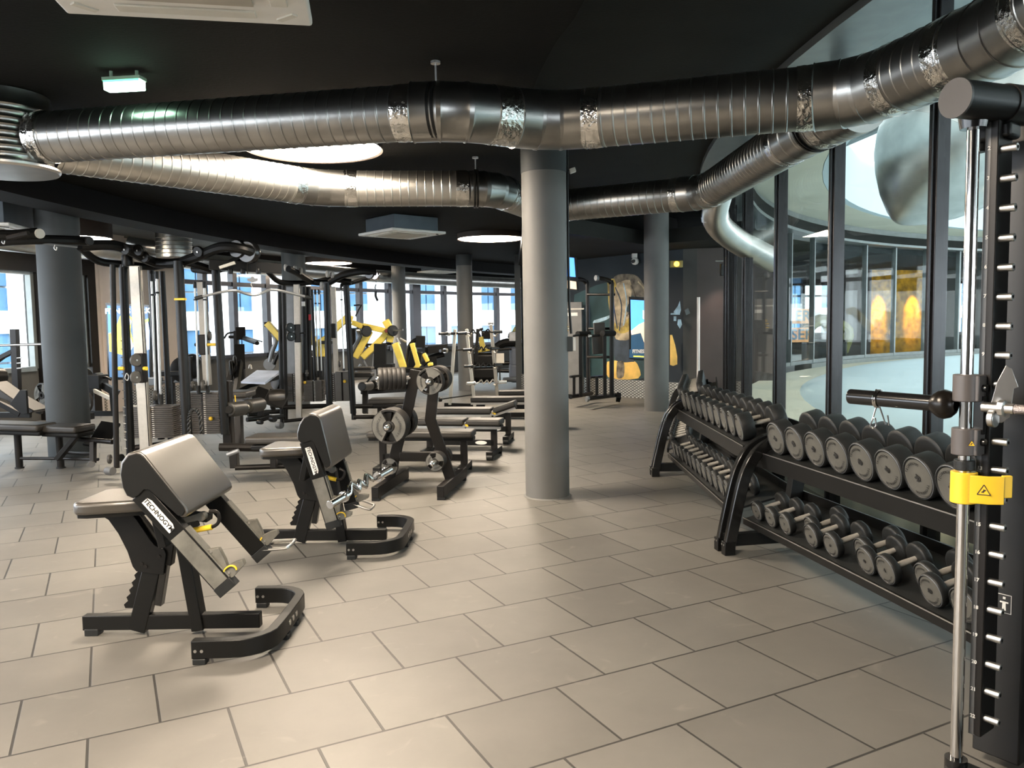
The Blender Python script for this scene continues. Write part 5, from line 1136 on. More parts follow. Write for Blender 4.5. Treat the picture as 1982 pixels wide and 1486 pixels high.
# rowing parts between towers
tc_ = thing('cable_row_station', 'black foot plates and roller of the cable row between the two towers', 'gym machine', G(520, 842))
beam(tc_, 'foot_plate', [(512, 780, 10.2), (524, 757, 10.3)], .35, .05, BLK); beam(tc_, 'foot_plate', [(528, 784, 10.1), (541, 760, 10.2)], .25, .05, BLK); disc(tc_, 'roller', (536, 768, 10.2), .10, .2, (1, .3, 0), VIN)
tube(tc_, 'frame_tube', [(478, 812, 9.8), (548, 806, 10.2)], .06, BLK, False); tube(tc_, 'frame_tube', [(480, 803, 10), (520, 801, 10.2)], .05, BLK, False); beam(tc_, 'leg', [(506, 788, 10), (503, 816, 10)], .06, .06, BLK)
disc(tc_, 'wheel', (528, 810, 9.9), .045, .08, (.8, -.5, 0), BRN); disc(tc_, 'wheel', (503, 817, 9.8), .028, .08, (.8, -.5, 0), BRN); beam(tc_, 'hook_arm', [(505, 813, 9.9), (526, 806, 9.9)], .05, .05, BLK)
block(tc_, 'seat', (468, 765, 10.5), (.3, .35, .06), VIN)
# ---------------------------------------------------------------- leg press with white board
t = thing('hack_press', 'leg press with a pale tilted foot board between the cable towers', 'gym machine', G(500, 800))
mb = MB(); mb.poly3([V(466, 738, 11.3), V(513, 740, 11.3), V(545, 717, 12.2), V(497, 716, 12.2)], (0, 0, -.03)); obj('foot_board', mb, mat('pale_blue_board', (.62, .68, .82), .35), t, bevel=.004)
beam(t, 'slanted_rail', [(458, 760, 11.3), (480, 748, 11.6), (540, 730, 12)], .06, .06, BLK); beam(t, 'rail', [(455, 770, 11.2), (540, 755, 11.8)], .05, .05, BLK)
disc(t, 'weight_disc', (447, 722, 12.5), .20, .05, (1, .4, 0), BLK); disc(t, 'weight_disc', (455, 715, 12.7), .22, .05, (1, .4, 0), BRN); disc(t, 'weight_horn_plate', (534, 738, 12), .12, .04, (1, -.3, 0), mat('pale_disc', (.45, .47, .52), .5)); 
for a, b in (((440, 745, 12.2), (455, 700, 12.6)), ((452, 790, 11.6), (465, 700, 12.8)), ((528, 790, 11.8), (543, 725, 12.2))): beam(t, 'frame_post', [a, b], .07, .07, BLK)
tube(t, 'grab_handle', [(482, 713, 12.5), (484, 706, 12.5), (487, 714, 12.5)], .03, ALU); block(t, 'seat', (475, 775, 11), (.4, .4, .08), VIN)
tube(t, 'frame_tube', [(440, 800, 11.5), (545, 796, 11.8)], .07, BLK, False)
# captain's chair by the window
t = thing('dip_tower', 'black padded dip and leg raise tower standing before the windows', 'gym machine', G(465, 740))
Y = 17.5
block(t, 'back_pad', (466, 645, Y), (.20, .10, .28), VINS, rz=.3); block(t, 'back_pad', (464, 690, Y), (.22, .1, .55), VINS, rz=.3); beam(t, 'post', [(457, 640, Y), (459, 741, Y)], .09, .09, BLK); beam(t, 'post', [(468, 700, Y), (470, 741, Y)], .1, .1, VINS)
tube(t, 'handle', [(434, 655, Y), (441, 645, Y), (458, 643, Y)], .04, BLK); tube(t, 'arm_rest_left', [(443, 652, Y), (460, 652, Y)], .07, VINS, False); tube(t, 'arm_rest_right', [(472, 655, Y), (498, 664, Y-1)], .09, VINS, False); tube(t, 'handle', [(470, 650, Y), (507, 661, Y-1)], .03, BLK, False)
tube(t, 'foot', [(445, 742, Y-.5), (475, 738, Y+.5)], .08, BLK, False)
# ---------------------------------------------------------------- yellow plate loaded machines
def ybar(t, pts, w, m=YELP, name='yellow_arm', d=.09): return beam(t, name, pts, w*.78, d*1.5, m, bevel=.012)
t = thing('plate_loaded_machine', 'yellow armed lifting machine partly behind the second cable tower', 'gym machine', G(590, 760)); Y = 15.5
ybar(t, [(517, 625, Y), (535, 645, Y), (550, 662, Y)], .15); ybar(t, [(550, 655, Y), (556, 690, Y)], .12); ybar(t, [(595, 620, Y), (601, 645, Y), (611, 668, Y)], .14); ybar(t, [(611, 668, Y), (632, 655, Y), (655, 630, Y), (672, 615, Y), (682, 618, Y)], .16); ybar(t, [(612, 665, Y), (612, 690, Y)], .14); ybar(t, [(624, 660, Y), (624, 690, Y)], .14)
tube(t, 'curved_lever', [(528, 645, Y), (534, 660, Y), (527, 680, Y), (522, 700, Y)], .09, GRYS); tube(t, 'curved_lever', [(548, 668, Y), (536, 690, Y), (530, 705, Y)], .07, BLK)
disc(t, 'counter_plate', (522, 705, Y), .12, .06, (.2, -1, 0), mat('grey_disc', (.30, .32, .34), .4, .5)); disc(t, 'grip_cap', (516, 628, Y), .05, .1, (1, .5, 0), BRN)
for a, b in (((556, 690, Y), (560, 765, Y)), ((622, 690, Y), (625, 760, Y)), ((606, 690, Y+.5), (606, 760, Y+.5))): beam(t, 'frame_post', [a, b], .1, .1, BLK)
beam(t, 'frame_base', [(530, 762, Y), (640, 758, Y)], .1, .1, BLK); block(t, 'seat', (636, 662, Y), (.28, .25, .06), BLK); tube(t, 'grip', [(688, 612, Y), (696, 596, Y), (700, 590, Y)], .03, BLK); tube(t, 'grip', [(685, 591, Y), (697, 590, Y)], .03, BLK)
t = thing('plate_loaded_machine', 'large yellow machine with angled arms and black plates, centre background', 'gym machine', G(720, 757)); Y = 16
ybar(t, [(682, 624, Y), (707, 634, Y)], .13); ybar(t, [(702, 630, Y), (750, 641, Y), (757, 640, Y)], .14); ybar(t, [(716, 640, Y), (708, 655, Y), (688, 692, Y)], .17); ybar(t, [(748, 645, Y), (740, 655, Y), (702, 692, Y)], .16); ybar(t, [(746, 620, Y), (754, 634, Y)], .18); ybar(t, [(757, 650, Y), (754, 662, Y)], .15)
for p in ((709, 641, Y-.15), (760, 640, Y-.1)): disc(t, 'black_plate', p, .11, .07, (.5, -.9, 0), BLK); 
disc(t, 'pivot_boss', (748, 640, Y-.12), .04, .08, (.2, -1, 0), mat('dark_red_boss', (.12, .02, .015), .5)); tube(t, 'plate_horn', [(760, 640, Y-.1), (780, 638, Y-.3)], .035, SIL, False); tube(t, 'plate_horn', [(690, 639, Y-.2), (709, 641, Y-.1)], .035, SIL, False)
tube(t, 'curved_guard', [(690, 635, Y), (697, 650, Y), (688, 668, Y), (680, 680, Y)], .08, GRYS); beam(t, 'back_post', [(683, 635, Y+.3), (684, 690, Y+.3)], .12, .12, BLK); block(t, 'back_pad', (736, 690, Y-.4), (.24, .14, .50), VINS, ry=.05)
block(t, 'seat', (745, 708, Y-.5), (.35, .35, .08), VINS); beam(t, 'pale_support', [(729, 685, Y), (723, 745, Y)], .12, .12, GRYS); beam(t, 'frame_post', [(736, 715, Y-.4), (738, 755, Y-.5)], .14, .14, BLK); beam(t, 'frame_base', [(700, 757, Y-.6), (790, 752, Y)], .12, .1, BLK)
tube(t, 'cross_bar', [(707, 667, Y), (758, 665, Y)], .05, BRN, False); beam(t, 'linkage', [(702, 690, Y), (715, 675, Y), (708, 668, Y)], .04, .04, BRN); tube(t, 'lever', [(698, 705, Y), (690, 720, Y)], .05, GRYS, False); tube(t, 'lever', [(702, 695, Y), (712, 715, Y)], .05, GRYS, False)
t = thing('plate_loaded_machine', 'yellow and black pressing machine with upright seat, behind the weight tree', 'gym machine', G(790, 752)); Y = 15
ybar(t, [(765, 664, Y), (782, 712, Y)], .17); ybar(t, [(798, 664, Y), (810, 706, Y), (803, 716, Y)], .12); ybar(t, [(820, 684, Y+.2), (828, 700, Y+.2)], .10); ybar(t, [(828, 706, Y+.2), (838, 704, Y+.2)], .08)
block(t, 'head_pad', (814, 661, Y), (.17, .12, .22), VINS, ry=.05); tube(t, 'curved_frame', [(792, 712, Y), (790, 680, Y), (796, 664, Y), (808, 656, Y)], .08, BLK); block(t, 'back_pad', (803, 700, Y), (.24, .12, .40), BLK, ry=.15); tube(t, 'pale_lever', [(768, 654, Y), (774, 666, Y)], .04, SIL, False); tube(t, 'pale_lever', [(774, 655, Y), (787, 662, Y)], .04, SIL, False)
block(t, 'seat', (806, 716, Y-.2), (.4, .3, .08), VINS); beam(t, 'frame_post', [(800, 716, Y), (800, 748, Y)], .1, .1, BLK); beam(t, 'frame_base', [(768, 750, Y-.3), (830, 746, Y)], .1, .08, BLK)
t = thing('rowing_machine', 'black machine with padded arms between the yellow press and the bar rack', 'gym machine', G(845, 745)); Y = 17
tube(t, 'padded_arm', [(818, 705, Y), (835, 692, Y), (860, 685, Y)], .12, VINS); block(t, 'cushion', (848, 675, Y), (.42, .3, .16), VINS, ry=-.1); block(t, 'console', (828, 678, Y), (.12, .1, .14), BLK); beam(t, 'frame_post', [(840, 690, Y), (843, 742, Y)], .12, .12, BLK); tube(t, 'frame_tube', [(815, 742, Y), (870, 735, Y+.5)], .1, BLK, False); ybar(t, [(822, 686, Y+.5), (832, 702, Y+.5)], .1); block(t, 'seat', (862, 720, Y), (.3, .3, .25), VINS)
# ---------------------------------------------------------------- rack of curl bars
t = thing('barbell_rack', 'cream post rack holding curl bars in front of the round column', 'barbell rack', G(905, 786)); Y = 14.2
beam(t, 'post', [(881, 637, Y), (871, 783, Y)], .055, .11, CRM, bevel=.006); beam(t, 'post', [(903, 637, Y), (919, 786, Y)], .055, .085, CRM, bevel=.006); beam(t, 'post', [(950, 628, Y+.3), (963, 768, Y+.3)], .06, .10, ALU, bevel=.006); beam(t, 'post', [(925, 636, Y+.6), (921, 700, Y+.6)], .06, .10, BLK, bevel=.006)
beam(t, 'floor_beam', [(860, 783, Y), (935, 785, Y)], .07, .05, BLK); beam(t, 'floor_beam', [(940, 770, Y+.3), (972, 768, Y+.3)], .07, .05, BLK); disc(t, 'bar_end', (852, 773, Y-.3), .04, .06, (1, .3, 0), BLK); tube(t, 'brace', [(855, 772, Y-.3), (915, 764, Y+.5)], .025, BLK, False)
block(t, 'post_cap', (950, 626, Y+.3), (.10, .08, .05), GRYS)
for py in (645, 677, 707, 740):
    for x, Yk in ((907, Y-.1), (956, Y+.2)): tube(t, 'bar_hook', [(x, py+4, Yk), (x+4, py+6, Yk-.05), (x+6, py, Yk-.08)], .03, ALU)
cb = [('topmost curl bar on the cream post rack', 645, BLKG, 886, 972), ('second highest curl bar on the cream post rack', 677, BLKG, 896, 966), ('third curl bar down on the cream post rack', 709, BLKG, 898, 972), ('lowest, pale silver curl bar on the cream post rack', 742, SIL, 903, 980)]
for lb, py, m, x0, x1 in cb: ez_bar(V(x0, py, Y-.25), V(x1, py-3, Y+.05), .013, lb, m, Vector((0, -.5, 1)), .14, 'bars on the cream post rack', .06, .028)
for (lb, a, b) in (('short black bar poking left from the top of the cream rack', (850, 646, Y-.3), (884, 645, Y)), ('short black bar on the second level left of the cream rack', (852, 679, Y-.3), (872, 678, Y))):
    tt = thing('barbell', lb, 'barbell', T_(a), 'bars on the cream post rack'); mb = MB(); mb.cyl(T_(a), T_(b), .026, seg=14); obj('sleeve', mb, BLKG, tt); mb = MB(); c = T_(a)+(T_(b)-T_(a))*.5; d = (T_(b)-T_(a)).normalized(); mb.cyl(c-d*.03, c+d*.03, .042, seg=16); obj('collar_ring', mb, SIL, tt)
    mb = MB(); mb.cyl(T_(b), T_(b)+d*.5, .013, seg=10); obj('grip', mb, BLKG, tt)
# cardio machines
t = thing('treadmill', 'cardio machine with a yellow lit console left of the middle column', 'treadmill', G(990, 738)); Y = 19.5
tube(t, 'handlebar', [(962, 672, Y), (975, 664, Y), (998, 662, Y)], .22, VINS); block(t, 'console', (999, 652, Y), (.30, .12, .42), mat('olive_console', (.35, .33, .10), .5), ry=.5); tube(t, 'console_frame', [(984, 654, Y-.1), (987, 644, Y-.1), (1001, 643, Y-.1)], .04, BLK); block(t, 'screen', (992, 651, Y-.12), (.16, .02, .22), mat('white_screen', (.7, .7, .72), .4)); tube(t, 'handle', [(964, 676, Y-.3), (990, 675, Y-.3)], .06, BLK, False)
block(t, 'shroud', (1000, 690, Y), (.35, .4, .5), mat('blue_grey_shroud', (.13, .15, .19), .45), bevel=.08); block(t, 'shroud', (1001, 720, Y), (.4, .4, .5), MATS['blue_grey_shroud'], bevel=.1); tube(t, 'side_rail', [(965, 703, Y), (995, 702, Y)], .10, BLK, False); tube(t, 'side_rail', [(962, 717, Y), (995, 718, Y)], .10, BLK, False); tube(t, 'foot', [(975, 735, Y-.4), (1008, 733, Y-.2)], .12, GRYS, False)
t = thing('notice_board', 'small cream notice panel beside the treadmill', 'panel', V(968, 693, 18)); block(t, 'panel', (968, 693, 18), (.18, .02, .22), CRM, bevel=0); beam(t, 'stand', [(967, 703, 18), (968, 742, 18)], .03, .03, BLK)
t = thing('elliptical_trainer', 'black cross trainer with a yellow frame behind the curl bar rack', 'cross trainer', G(935, 738)); Y = 19
ybar(t, [(930, 652, Y), (937, 680, Y)], .16); ybar(t, [(925, 680, Y), (948, 676, Y)], .08); block(t, 'body', (938, 695, Y), (.6, .4, .32), BLK, bevel=.08); tube(t, 'handle', [(930, 652, Y), (925, 640, Y), (935, 636, Y)], .06, BLK); block(t, 'body', (935, 722, Y), (.7, .3, .3), BLK, bevel=.06); block(t, 'screen', (942, 648, Y), (.25, .05, .2), BLKG); tube(t, 'foot', [(915, 738, Y), (958, 736, Y)], .08, BLK, False)
# ---------------------------------------------------------------- pull up / dip stations at the back wall
def dip_station(px, Y, label, s=1.0, grey=True):
    t = thing('pull_up_tower', label, 'gym machine', G(px, 772), 'pull up towers by the painted wall')
    xs = lambda dx: px+dx*s
    tube(t, 'upright_bar', [(xs(0), 768, Y), (xs(-1), 600, Y), (xs(-1), 556, Y), (xs(-6), 543, Y), (xs(-30), 537, Y-.3)], .075, BRN); disc(t, 'grip_cap', (xs(-31), 537, Y-.33), .055, .05, (-1, -.5, 0), GRYS)
    return t
t = thing('pull_up_tower', 'black pull up and dip tower in front of the mural, right of the column', 'gym machine', G(1165, 775)); Y = 14.6
tube(t, 'upright_bar', [(1184, 768, Y), (1184, 700, Y), (1184, 560, Y), (1182, 547, Y), (1174, 541, Y-.1), (1156, 538, Y-.3)], .085, BRN); disc(t, 'grip_cap', (1155, 538, Y-.33), .055, .05, (-1, -.5, 0), GRYS)
tube(t, 'upright_bar', [(1139, 768, Y+.5), (1138, 700, Y+.5), (1137, 560, Y+.5), (1134, 547, Y+.5), (1126, 541, Y+.4), (1108, 540, Y+.2)], .075, BRN)
tube(t, 'pull_up_bar', [(1137, 570, Y+.3), (1190, 570, Y)], .045, BLK, False); tube(t, 'cross_bar', [(1137, 691, Y+.3), (1184, 691, Y)], .05, BRN, False); tube(t, 'cross_bar', [(1140, 636, Y+.3), (1184, 636, Y)], .05, BLK, False)
block(t, 'back_pad', (1160, 640, Y), (.20, .12, .30), VIN2, ry=-.05); block(t, 'back_pad', (1158, 668, Y), (.22, .12, .32), VIN2, ry=-.05)
tube(t, 'arm_rest', [(1118, 646, Y-.3), (1140, 646, Y)], .10, VINS, False); tube(t, 'arm_rest', [(1166, 645, Y-.3), (1188, 645, Y)], .11, VINS, False); tube(t, 'handle', [(1110, 650, Y-.4), (1120, 648, Y-.3)], .04, BLK, False); tube(t, 'handle', [(1142, 650, Y-.4), (1160, 649, Y-.3)], .045, BLK, False); disc(t, 'handle_ball', (1142, 650, Y-.42), .03, .05, (-1, -.4, 0), SIL)
for px, Yk in ((1123, Y), (1170, Y-.2)): beam(t, 'front_post', [(px, 650, Yk), (px+1, 768, Yk)], .06, .07, BRN)
for px, Yk in ((1111, Y-.2), (1155, Y-.3)): beam(t, 'step_post', [(px, 729, Yk), (px, 765, Yk)], .05, .08, BRN)
tube(t, 'step', [(1104, 729, Y-.4), (1124, 727, Y)], .045, BRN, False); tube(t, 'step', [(1142, 730, Y-.4), (1168, 728, Y)], .045, BRN, False)
tube(t, 'floor_tube', [(1138, 771, Y-.5), (1192, 764, Y+.4)], .085, BLK, False); tube(t, 'floor_tube', [(1104, 768, Y-.2), (1145, 761, Y+.6)], .08, BLK, False); disc(t, 'floor_cap', (1137, 772, Y-.55), .05, .05, (-1, -.5, 0), GRYS); beam(t, 'rear_foot', [(1197, 763, Y+.4), (1197, 774, Y+.3)], .08, .12, BLK)
# grey cabinet door with small logo
t = thing('grey_cabinet', 'tall grey cabinet with a small yellow emblem behind the pull up tower', 'cabinet', G(1125, 758)); q = G(1127, 760)+Vector((-.30, -.45, 0))
mb = MB(); mb.box((q.x-.05, q.y-.02, 1.0), (.66, .30, 1.95), Matrix.Rotation(-.2, 3, 'Z')); obj('cabinet_body', mb, mat('mid_grey_laminate', (.17, .17, .165), .5), t, bevel=.006)
for z, w, m in ((1.46, .12, YEL), (1.38, .12, YEL), (1.42, .16, CRM)): mb = MB(); mb.box((q.x-.10, q.y-.18, z), (w, .01, .018), Matrix.Rotation(-.2, 3, 'Z')); obj('emblem_line', mb, m, t)
mb = MB(); mb.prism([(-.03, 0), (.03, 0), (0, .07)], (q.x-.10, q.y-.18, 1.5), (1, -.2, 0), (0, 0, 1), .01); obj('emblem_flame', mb, YEL, t)
mb = MB(); mb.box((q.x+.05, q.y-.20, 1.72), (.22, .02, .07), Matrix.Rotation(-.2, 3, 'Z')); obj('paper_notice', mb, PAPER, t); mb = MB(); mb.box((q.x-.05, q.y-.15, 1.83), (.7, .06, .03), Matrix.Rotation(-.2, 3, 'Z')); obj('top_edge', mb, CRM, t)
# ---------------------------------------------------------------- screens and mural
SCB = mat('blue_screen_glow', (.05, .2, .8), .3, emis=(.06, .22, .85), es=1.0); SCO = mat('skin_screen_glow', (.7, .45, .3), .3, emis=(.75, .45, .28), es=.6); SCW = mat('white_screen_glow', (.8, .85, .9), .3, emis=(.7, .8, .95), es=.9); SCK = mat('dark_screen_glow', (.02, .05, .08), .3, emis=(.01, .04, .08), es=.5); SCY = mat('yellow_screen_glow', (.85, .75, .05), .3, emis=(.9, .78, .05), es=.8)
t = thing('hanging_screen', 'hanging television seen almost edge on right of the middle column', 'screen', V(1108, 530, 12.5))
mb = MB(); mb.poly3([V(1080, 494, 12.6), V(1114, 498, 13.1), V(1117, 562, 13.1), V(1080, 560, 12.6)], (.03, .05, 0)); obj('screen_case', mb, BLK, t)
mb = MB(); mb.poly3([V(1082, 497, 12.57), V(1110, 499, 13.0), V(1113, 536, 13.0), V(1082, 533, 12.57)], (.01, .005, 0)); obj('blue_picture', mb, SCB, t)
mb = MB(); mb.poly3([V(1082, 540, 12.57), V(1114, 545, 13.0), V(1115, 560, 13.0), V(1082, 556, 12.57)], (.01, .005, 0)); obj('lower_picture', mb, SCO, t)
mb = MB(); mb.cyl(V(1096, 470, 12.8), V(1098, 496, 12.8), .02, seg=8); obj('ceiling_pole', mb, BLK, t)
WP = lambda px, py, off=.006: onplane(px, py, MA, mn)+mn*off
MG = [mat('mural_hair_brown', (.14, .12, .09), .6, var=.8, nscale=7), mat('mural_gold', (.42, .31, .07), .6, var=.6, nscale=7), mat('mural_skin_gold', (.40, .33, .22), .6, var=.6, nscale=6), mat('mural_dark_blue', (.04, .055, .075), .6, var=.3), mat('mural_orange', (.75, .48, .12), .6, var=.3, nscale=3), mat('mural_pale_blue', (.35, .5, .6), .6, var=.4, nscale=6), mat('mural_teal', (.03, .07, .075), .6, var=.4, nscale=1.5)]
t = thing('wall_mural', 'printed mural of a woman in gold and black sportswear on the back wall', 'mural', WP(1200, 650))
def mp(name, pts, m, off): mb = MB(); P_ = smooth_path([WP(x, y, off) for x, y in pts]+[WP(*pts[0], off)], 3)[:-1]; mb.poly3(P_, -mn*.003); obj(name, mb, m, t)
mp('background_wash', [(1112, 570), (1180, 545), (1245, 560), (1250, 640), (1248, 730), (1115, 735)], MG[6], .004)
mp('raised_arm', [(1178, 560), (1190, 535), (1212, 530), (1235, 535), (1250, 560), (1248, 575), (1215, 572), (1205, 590), (1182, 585)], MG[0], .008)
mp('hair', [(1195, 548), (1220, 542), (1222, 575), (1212, 600), (1200, 640), (1190, 625), (1186, 590)], MG[2], .012)
mp('shoulder', [(1176, 545), (1190, 540), (1196, 575), (1190, 605), (1180, 600)], MG[1], .011)
for k_, pts_ in enumerate((((1192, 556), (1204, 590), (1200, 640)), ((1208, 548), (1214, 585), (1208, 630)), ((1222, 552), (1230, 580), (1214, 612)), ((1236, 545), (1248, 560), (1249, 585)), ((1186, 575), (1192, 610), (1196, 636)))):
    mb = MB(); mb.rsweep(smooth_path([WP(x, y, .019) for x, y in pts_], 5), .03, .003, up=mn); obj('hair_strand', mb, (MG[3], MG[5], MG[0], MG[2], MG[3])[k_], t)
mp('midriff', [(1192, 636), (1220, 630), (1221, 656), (1193, 656)], MG[2], .0165)
mp('torso', [(1188, 600), (1205, 590), (1222, 620), (1218, 640), (1222, 655), (1195, 655), (1190, 635)], MG[2], .015)
mp('gold_top', [(1188, 622), (1205, 634), (1220, 612), (1220, 638), (1205, 645), (1190, 640)], MG[1], .018)
mp('shorts', [(1190, 655), (1222, 655), (1228, 695), (1224, 700), (1192, 697)], MG[3], .015)
mp('thigh', [(1176, 700), (1185, 698), (1205, 697), (1225, 697), (1236, 708), (1236, 732), (1178, 730)], MG[4], .012)
mp('lower_leg_shade', [(1195, 700), (1208, 700), (1208, 728), (1195, 730)], MG[0], .016)
mp('rope_streak', [(1150, 620), (1175, 612), (1182, 610), (1176, 618), (1150, 626)], MG[5], .010)
P2, n2 = MBp, Vector((.3, -1, 0)).normalized()
P2n = Vector((0.0, -1, 0)); 
def WQ(px, py, off=.006): return V(px, py, 15.19-(px-1297)*.0036-off)
t = thing('wall_mural', 'pale blue plate and dumbbell print right of the back column', 'mural', WQ(1315, 620))
def mq(name, pts, m, off): mb = MB(); mb.poly3([WQ(x, y, off) for x, y in pts], (0, .003, 0)); obj(name, mb, m, t)
mq('print_hand', [(1304, 603), (1312, 592), (1316, 582), (1318, 600), (1316, 607), (1305, 608)], MG[5], .010); mq('print_bar', [(1298, 606), (1316, 605), (1316, 609), (1298, 609)], MG[5], .012)
mq('print_plate', [(1312, 618), (1318, 618), (1320, 628), (1316, 636), (1311, 628)], MG[5], .010); mq('print_plate', [(1304, 612), (1309, 612), (1309, 621), (1304, 621)], MG[5], .010); mq('print_streak', [(1325, 600), (1332, 596), (1336, 606), (1328, 610)], mat('mural_faint', (.12, .15, .16), .6), .010)
mq('print_arm', [(1297, 648), (1301, 648), (1307, 668), (1311, 690), (1311, 705), (1303, 708), (1297, 706)], MG[4], .010)
t = thing('wall_screen', 'upright advertising screen on the mural, blue with a reaching hand', 'screen', WP(1235, 640))
def sq(name, pts, m, off, par=t): mb = MB(); mb.poly3([WP(x, y, off) for x, y in pts], -mn*.004); return obj(name, mb, m, par)
mb = MB(); mb.poly3([WP(x, y, .05) for x, y in ((1220, 574), (1262, 576), (1262, 695), (1221, 694))], -mn*.05); obj('screen_case', mb, BLK, t)
sq('blue_picture', [(1224, 580), (1258, 582), (1258, 642), (1225, 645)], SCB, .056); sq('dark_picture', [(1225, 645), (1258, 642), (1258, 688), (1225, 680)], SCK, .056)
sq('hand_picture', [(1225, 640), (1240, 628), (1252, 622), (1258, 626), (1258, 660), (1251, 664), (1244, 644), (1226, 648)], SCO, .060); sq('white_marks', [(1248, 600), (1253, 602), (1253, 620), (1248, 616)], SCW, .062)
p_ = sq('caption_panel', [(1222, 676), (1260, 677), (1260, 694), (1222, 692)], SCK, .061)
dx = (WP(1260, 684)-WP(1224, 684)).normalized()
text('caption', 'FITNESS', .10, TXW, t, Matrix.Translation(-t.location) @ basis(WP(1241, 680, .064), dx, Vector((0, 0, 1)), mn), bold=.004)
sq('yellow_stroke', [(1230, 688), (1250, 689), (1250, 691), (1230, 690)], SCY, .062)
# left wall screen
LS = lambda px, py, off: V(px, py, 14.3-off)
t = thing('wall_screen', 'bright poster screen on the beige wall behind the left cable tower', 'screen', V(246, 660, 14.2))
def ls(name, pts, m, off): mb = MB(); mb.poly3([LS(x, y, off) for x, y in pts], (0, .006, 0)); return obj(name, mb, m, t)
mb = MB(); mb.poly3([LS(x, y, 0) for x, y in ((204, 586), (288, 590), (292, 735), (209, 735))], (0, .08, 0)); obj('screen_case', mb, BLKG, t)
ls('blue_picture', [(207, 590), (286, 594), (289, 730), (212, 730)], mat('dusk_screen', (.05, .1, .2), .3, emis=(.04, .09, .16), es=.7), .012)
ls('blue_picture', [(208, 592), (220, 593), (222, 645), (210, 645)], SCB, .020); ls('yellow_figure', [(210, 645), (222, 640), (232, 612), (245, 606), (255, 615), (252, 640), (258, 660), (250, 690), (212, 680)], SCY, .020)
ls('pale_face', [(234, 615), (248, 610), (254, 622), (250, 632), (236, 632)], SCW, .026); ls('white_shirt', [(236, 660), (252, 652), (258, 670), (248, 685), (238, 682)], SCW, .026); ls('pale_sphere', [(272, 640), (276, 626), (286, 620), (289, 640), (289, 676), (278, 680), (273, 665)], mat('pale_blue_glow', (.3, .5, .9), .3, emis=(.30, .45, .85), es=1.0), .024); ls('green_arc', [(272, 634), (278, 620), (287, 616), (287, 622), (278, 627)], mat('green_glow', (.4, .7, .1), .3, emis=(.35, .6, .08), es=.8), .027)
text('heading', 'FITNESS PARK', .13, SCW, t, Matrix.Translation(-t.location) @ basis(LS(247, 602, .03), (1, 0, 0), (0, 0, 1), (0, -1, 0)), bold=.004)
# ---------------------------------------------------------------- far left machines
t = thing('bench_press_rack', 'barbell rack post with an inclined bench at the left window', 'gym machine', G(30, 800)); Y = 11.5
beam(t, 'post', [(28, 637, Y), (34, 770, Y)], .09, .09, BRN); beam(t, 'curved_support', [(-15, 705, Y), (5, 690, Y), (25, 680, Y)], .06, .09, BLK)
for py in (693, 703, 713): tube(t, 'hook', [(33, py, Y-.05), (42, py-1, Y-.05)], .02, SIL, False)
mb = MB(); mb.poly3([V(-20, 740, 10.2), V(25, 772, 10.2), V(66, 795, 10.2), V(60, 800, 10.2), V(-20, 760, 10.2)], (0, .35, 0)); obj('incline_pad', mb, VIN2, t, bevel=.01)
mb = MB(); mb.poly3([V(18, 782, 10), V(38, 755, 10), V(50, 755, 10), V(53, 800, 10), V(42, 802, 10)], (0, .04, 0)); obj('side_plate', mb, BLK, t, bevel=.004); beam(t, 'frame_beam', [(-10, 775, 10.1), (40, 802, 10.1)], .06, .07, BLK); beam(t, 'foot', [(-10, 803, 10.1), (60, 803, 10.1)], .07, .05, BLK)
t2_ = thing('barbell', 'silver barbell resting on the rack at the left window', 'barbell', V(30, 668, Y)); mb = MB(); mb.cyl(V(-60, 670, Y-.1), V(80, 666, Y-.1), .018, seg=12); obj('bar', mb, SIL, t2_)
t3_ = thing('weight_plate', 'dark round plate cut by the left edge of the picture', 'weight plate', V(2, 730, 10.6)); mb = MB(); mb.cyl(V(-22, 728, 10.5), V(4, 729, 10.7), .12, seg=28); obj('plate_disc', mb, BRN, t3_, bevel=.02); mb = MB(); mb.cyl(V(-40, 728, 10.4), V(-22, 728, 10.5), .03, seg=12); obj('hub', mb, BLKG, t3_)
t = thing('leg_press', 'angled leg press sled half hidden behind the dark left column', 'gym machine', G(190, 805)); Y = 12.6
beam(t, 'sled_rail', [(158, 722, Y), (228, 762, Y)], .10, .10, BLK); beam(t, 'sled_rail', [(160, 745, Y+.3), (222, 775, Y+.3)], .06, .05, CRM); disc(t, 'weight_disc', (163, 728, Y-.1), .13, .1, (1, -.5, 0), RUB); block(t, 'carriage', (186, 738, Y), (.25, .3, .22), BLK); disc(t, 'roller', (190, 726, Y), .04, .2, (0, 1, 0), BLK)
tube(t, 'handle', [(192, 733, Y), (205, 730, Y), (215, 735, Y)], .04, BLK); beam(t, 'frame_post', [(76, 800, Y), (86, 752, Y)], .08, .08, BLK); beam(t, 'frame_post', [(222, 800, Y), (218, 758, Y)], .08, .08, BLK); beam(t, 'rear_support', [(170, 725, Y+.2), (176, 770, Y+.2), (168, 800, Y)], .07, .07, BLK); block(t, 'base_block', (166, 806, Y-.8), (.14, .25, .10), BLK); beam(t, 'base_beam', [(150, 800, Y), (228, 800, Y)], .08, .05, BLK)
plate(V(157, 778, Y-.55), (.3, 1, 0), .19, .05, 'grey grip plate loaded low on the leg press by the dark column', None, 3, .3)
plate(V(80, 765, Y-.3), (.5, 1, 0), .19, .05, 'grey grip plate left of the dark column, partly hidden by it', None, 3, .8)
t = thing('glute_machine', 'dark machine with round weights between the posts of the left cable tower', 'gym machine', G(350, 800)); Y = 13
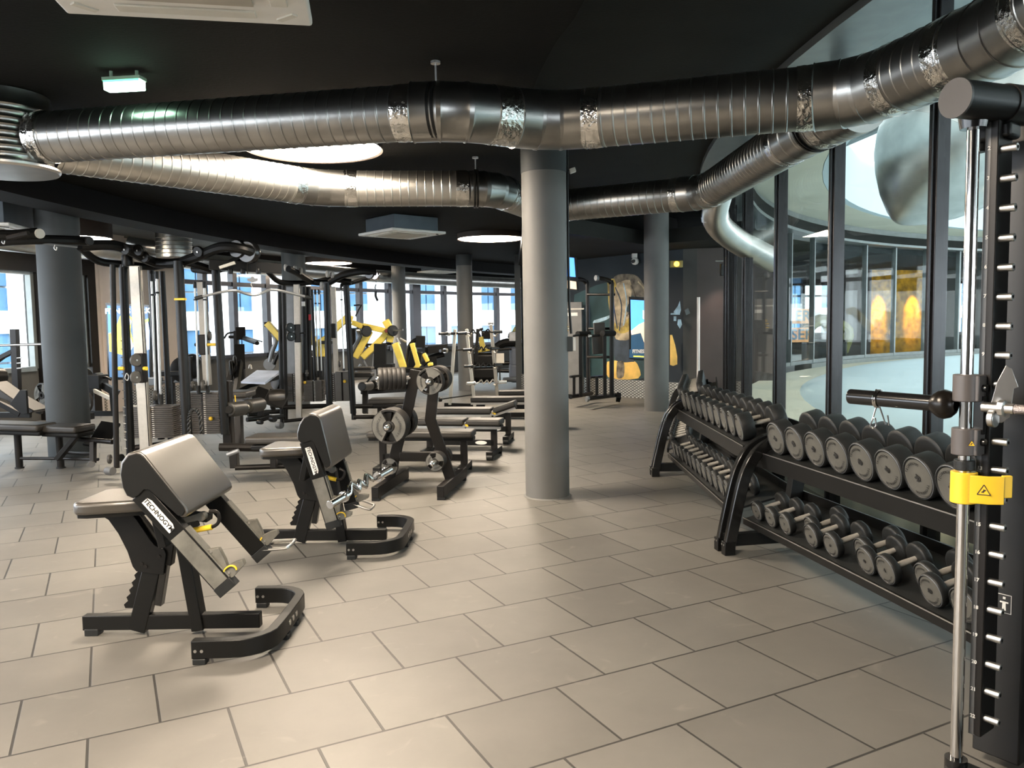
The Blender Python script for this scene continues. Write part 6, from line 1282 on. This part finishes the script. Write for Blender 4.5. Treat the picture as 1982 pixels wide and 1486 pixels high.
block(t, 'seat', (330, 722, Y), (.45, .3, .08), VINS); block(t, 'pad', (288, 738, Y), (.4, .2, .12), mat('grey_blue_pad', (.14, .16, .18), .5)); disc(t, 'weight_disc', (357, 715, Y), .22, .06, (.4, -1, 0), BLK); disc(t, 'weight_disc', (372, 700, Y+.2), .13, .1, (.3, -1, 0), BLK); beam(t, 'frame_post', [(330, 725, Y), (334, 800, Y)], .1, .1, BLK); beam(t, 'frame_post', [(365, 690, Y), (370, 798, Y)], .1, .1, BLK); tube(t, 'frame_tube', [(300, 740, Y), (385, 735, Y)], .06, GRYS, False); tube(t, 'frame_tube', [(290, 800, Y), (400, 796, Y)], .08, BLK, False)
# ---------------------------------------------------------------- gallery across the atrium
t = thing('gallery_machine', 'olive and grey training machine seen through the atrium glass', 'gym machine', V(1590, 690, 24)); Y = 24
OL = mat('olive_green_paint', (.25, .24, .06), .5)
tube(t, 'curved_arm', [(1560, 640, Y), (1580, 622, Y), (1600, 620, Y), (1640, 640, Y), (1630, 680, Y)], .35, OL); tube(t, 'curved_arm', [(1602, 640, Y), (1590, 625, Y), (1555, 640, Y)], .2, OL); block(t, 'body', (1595, 680, Y), (1.2, .6, .7), BLK, bevel=.1); beam(t, 'frame_post', [(1595, 690, Y), (1595, 745, Y)], .1, .1, BLK)
for (lb, px, py, tx_) in (('orange lit letter panel upper right, seen through the glass', 1553, 612, 'ER'), ('orange lit letter panel lower right, seen through the glass', 1552, 648, 'SER')):
    q = V(px, py, 23); t = thing('letter_sign', lb, 'sign', q, 'orange letter signs'); mb = MB(); mb.box(q, (.62, .06, .42)); obj('panel', mb, mat('pale_orange_panel', (.75, .42, .22), .6, emis=(.7, .35, .15), es=.25), t, bevel=.01); text('letters', tx_, .42, mat('letter_blue_grey', (.35, .42, .45), .6), t, basis((0, -.035, 0), (1, 0, 0), (0, 0, 1), (0, -1, 0)), bold=.01)
q = V(1468, 640, 21); t = thing('letter_sign', 'tall narrow orange sign left of the pale window panel, through the glass', 'sign', q); mb = MB(); mb.box(q, (.22, .06, 1.1)); obj('panel', mb, MATS['pale_orange_panel'], t, bevel=.01)
for k in range(3): mb = MB(); mb.box(q+Vector((.06, -.035, .3-k*.3)), (.1, .01, .05)); obj('letter_bar', mb, BRN, t)
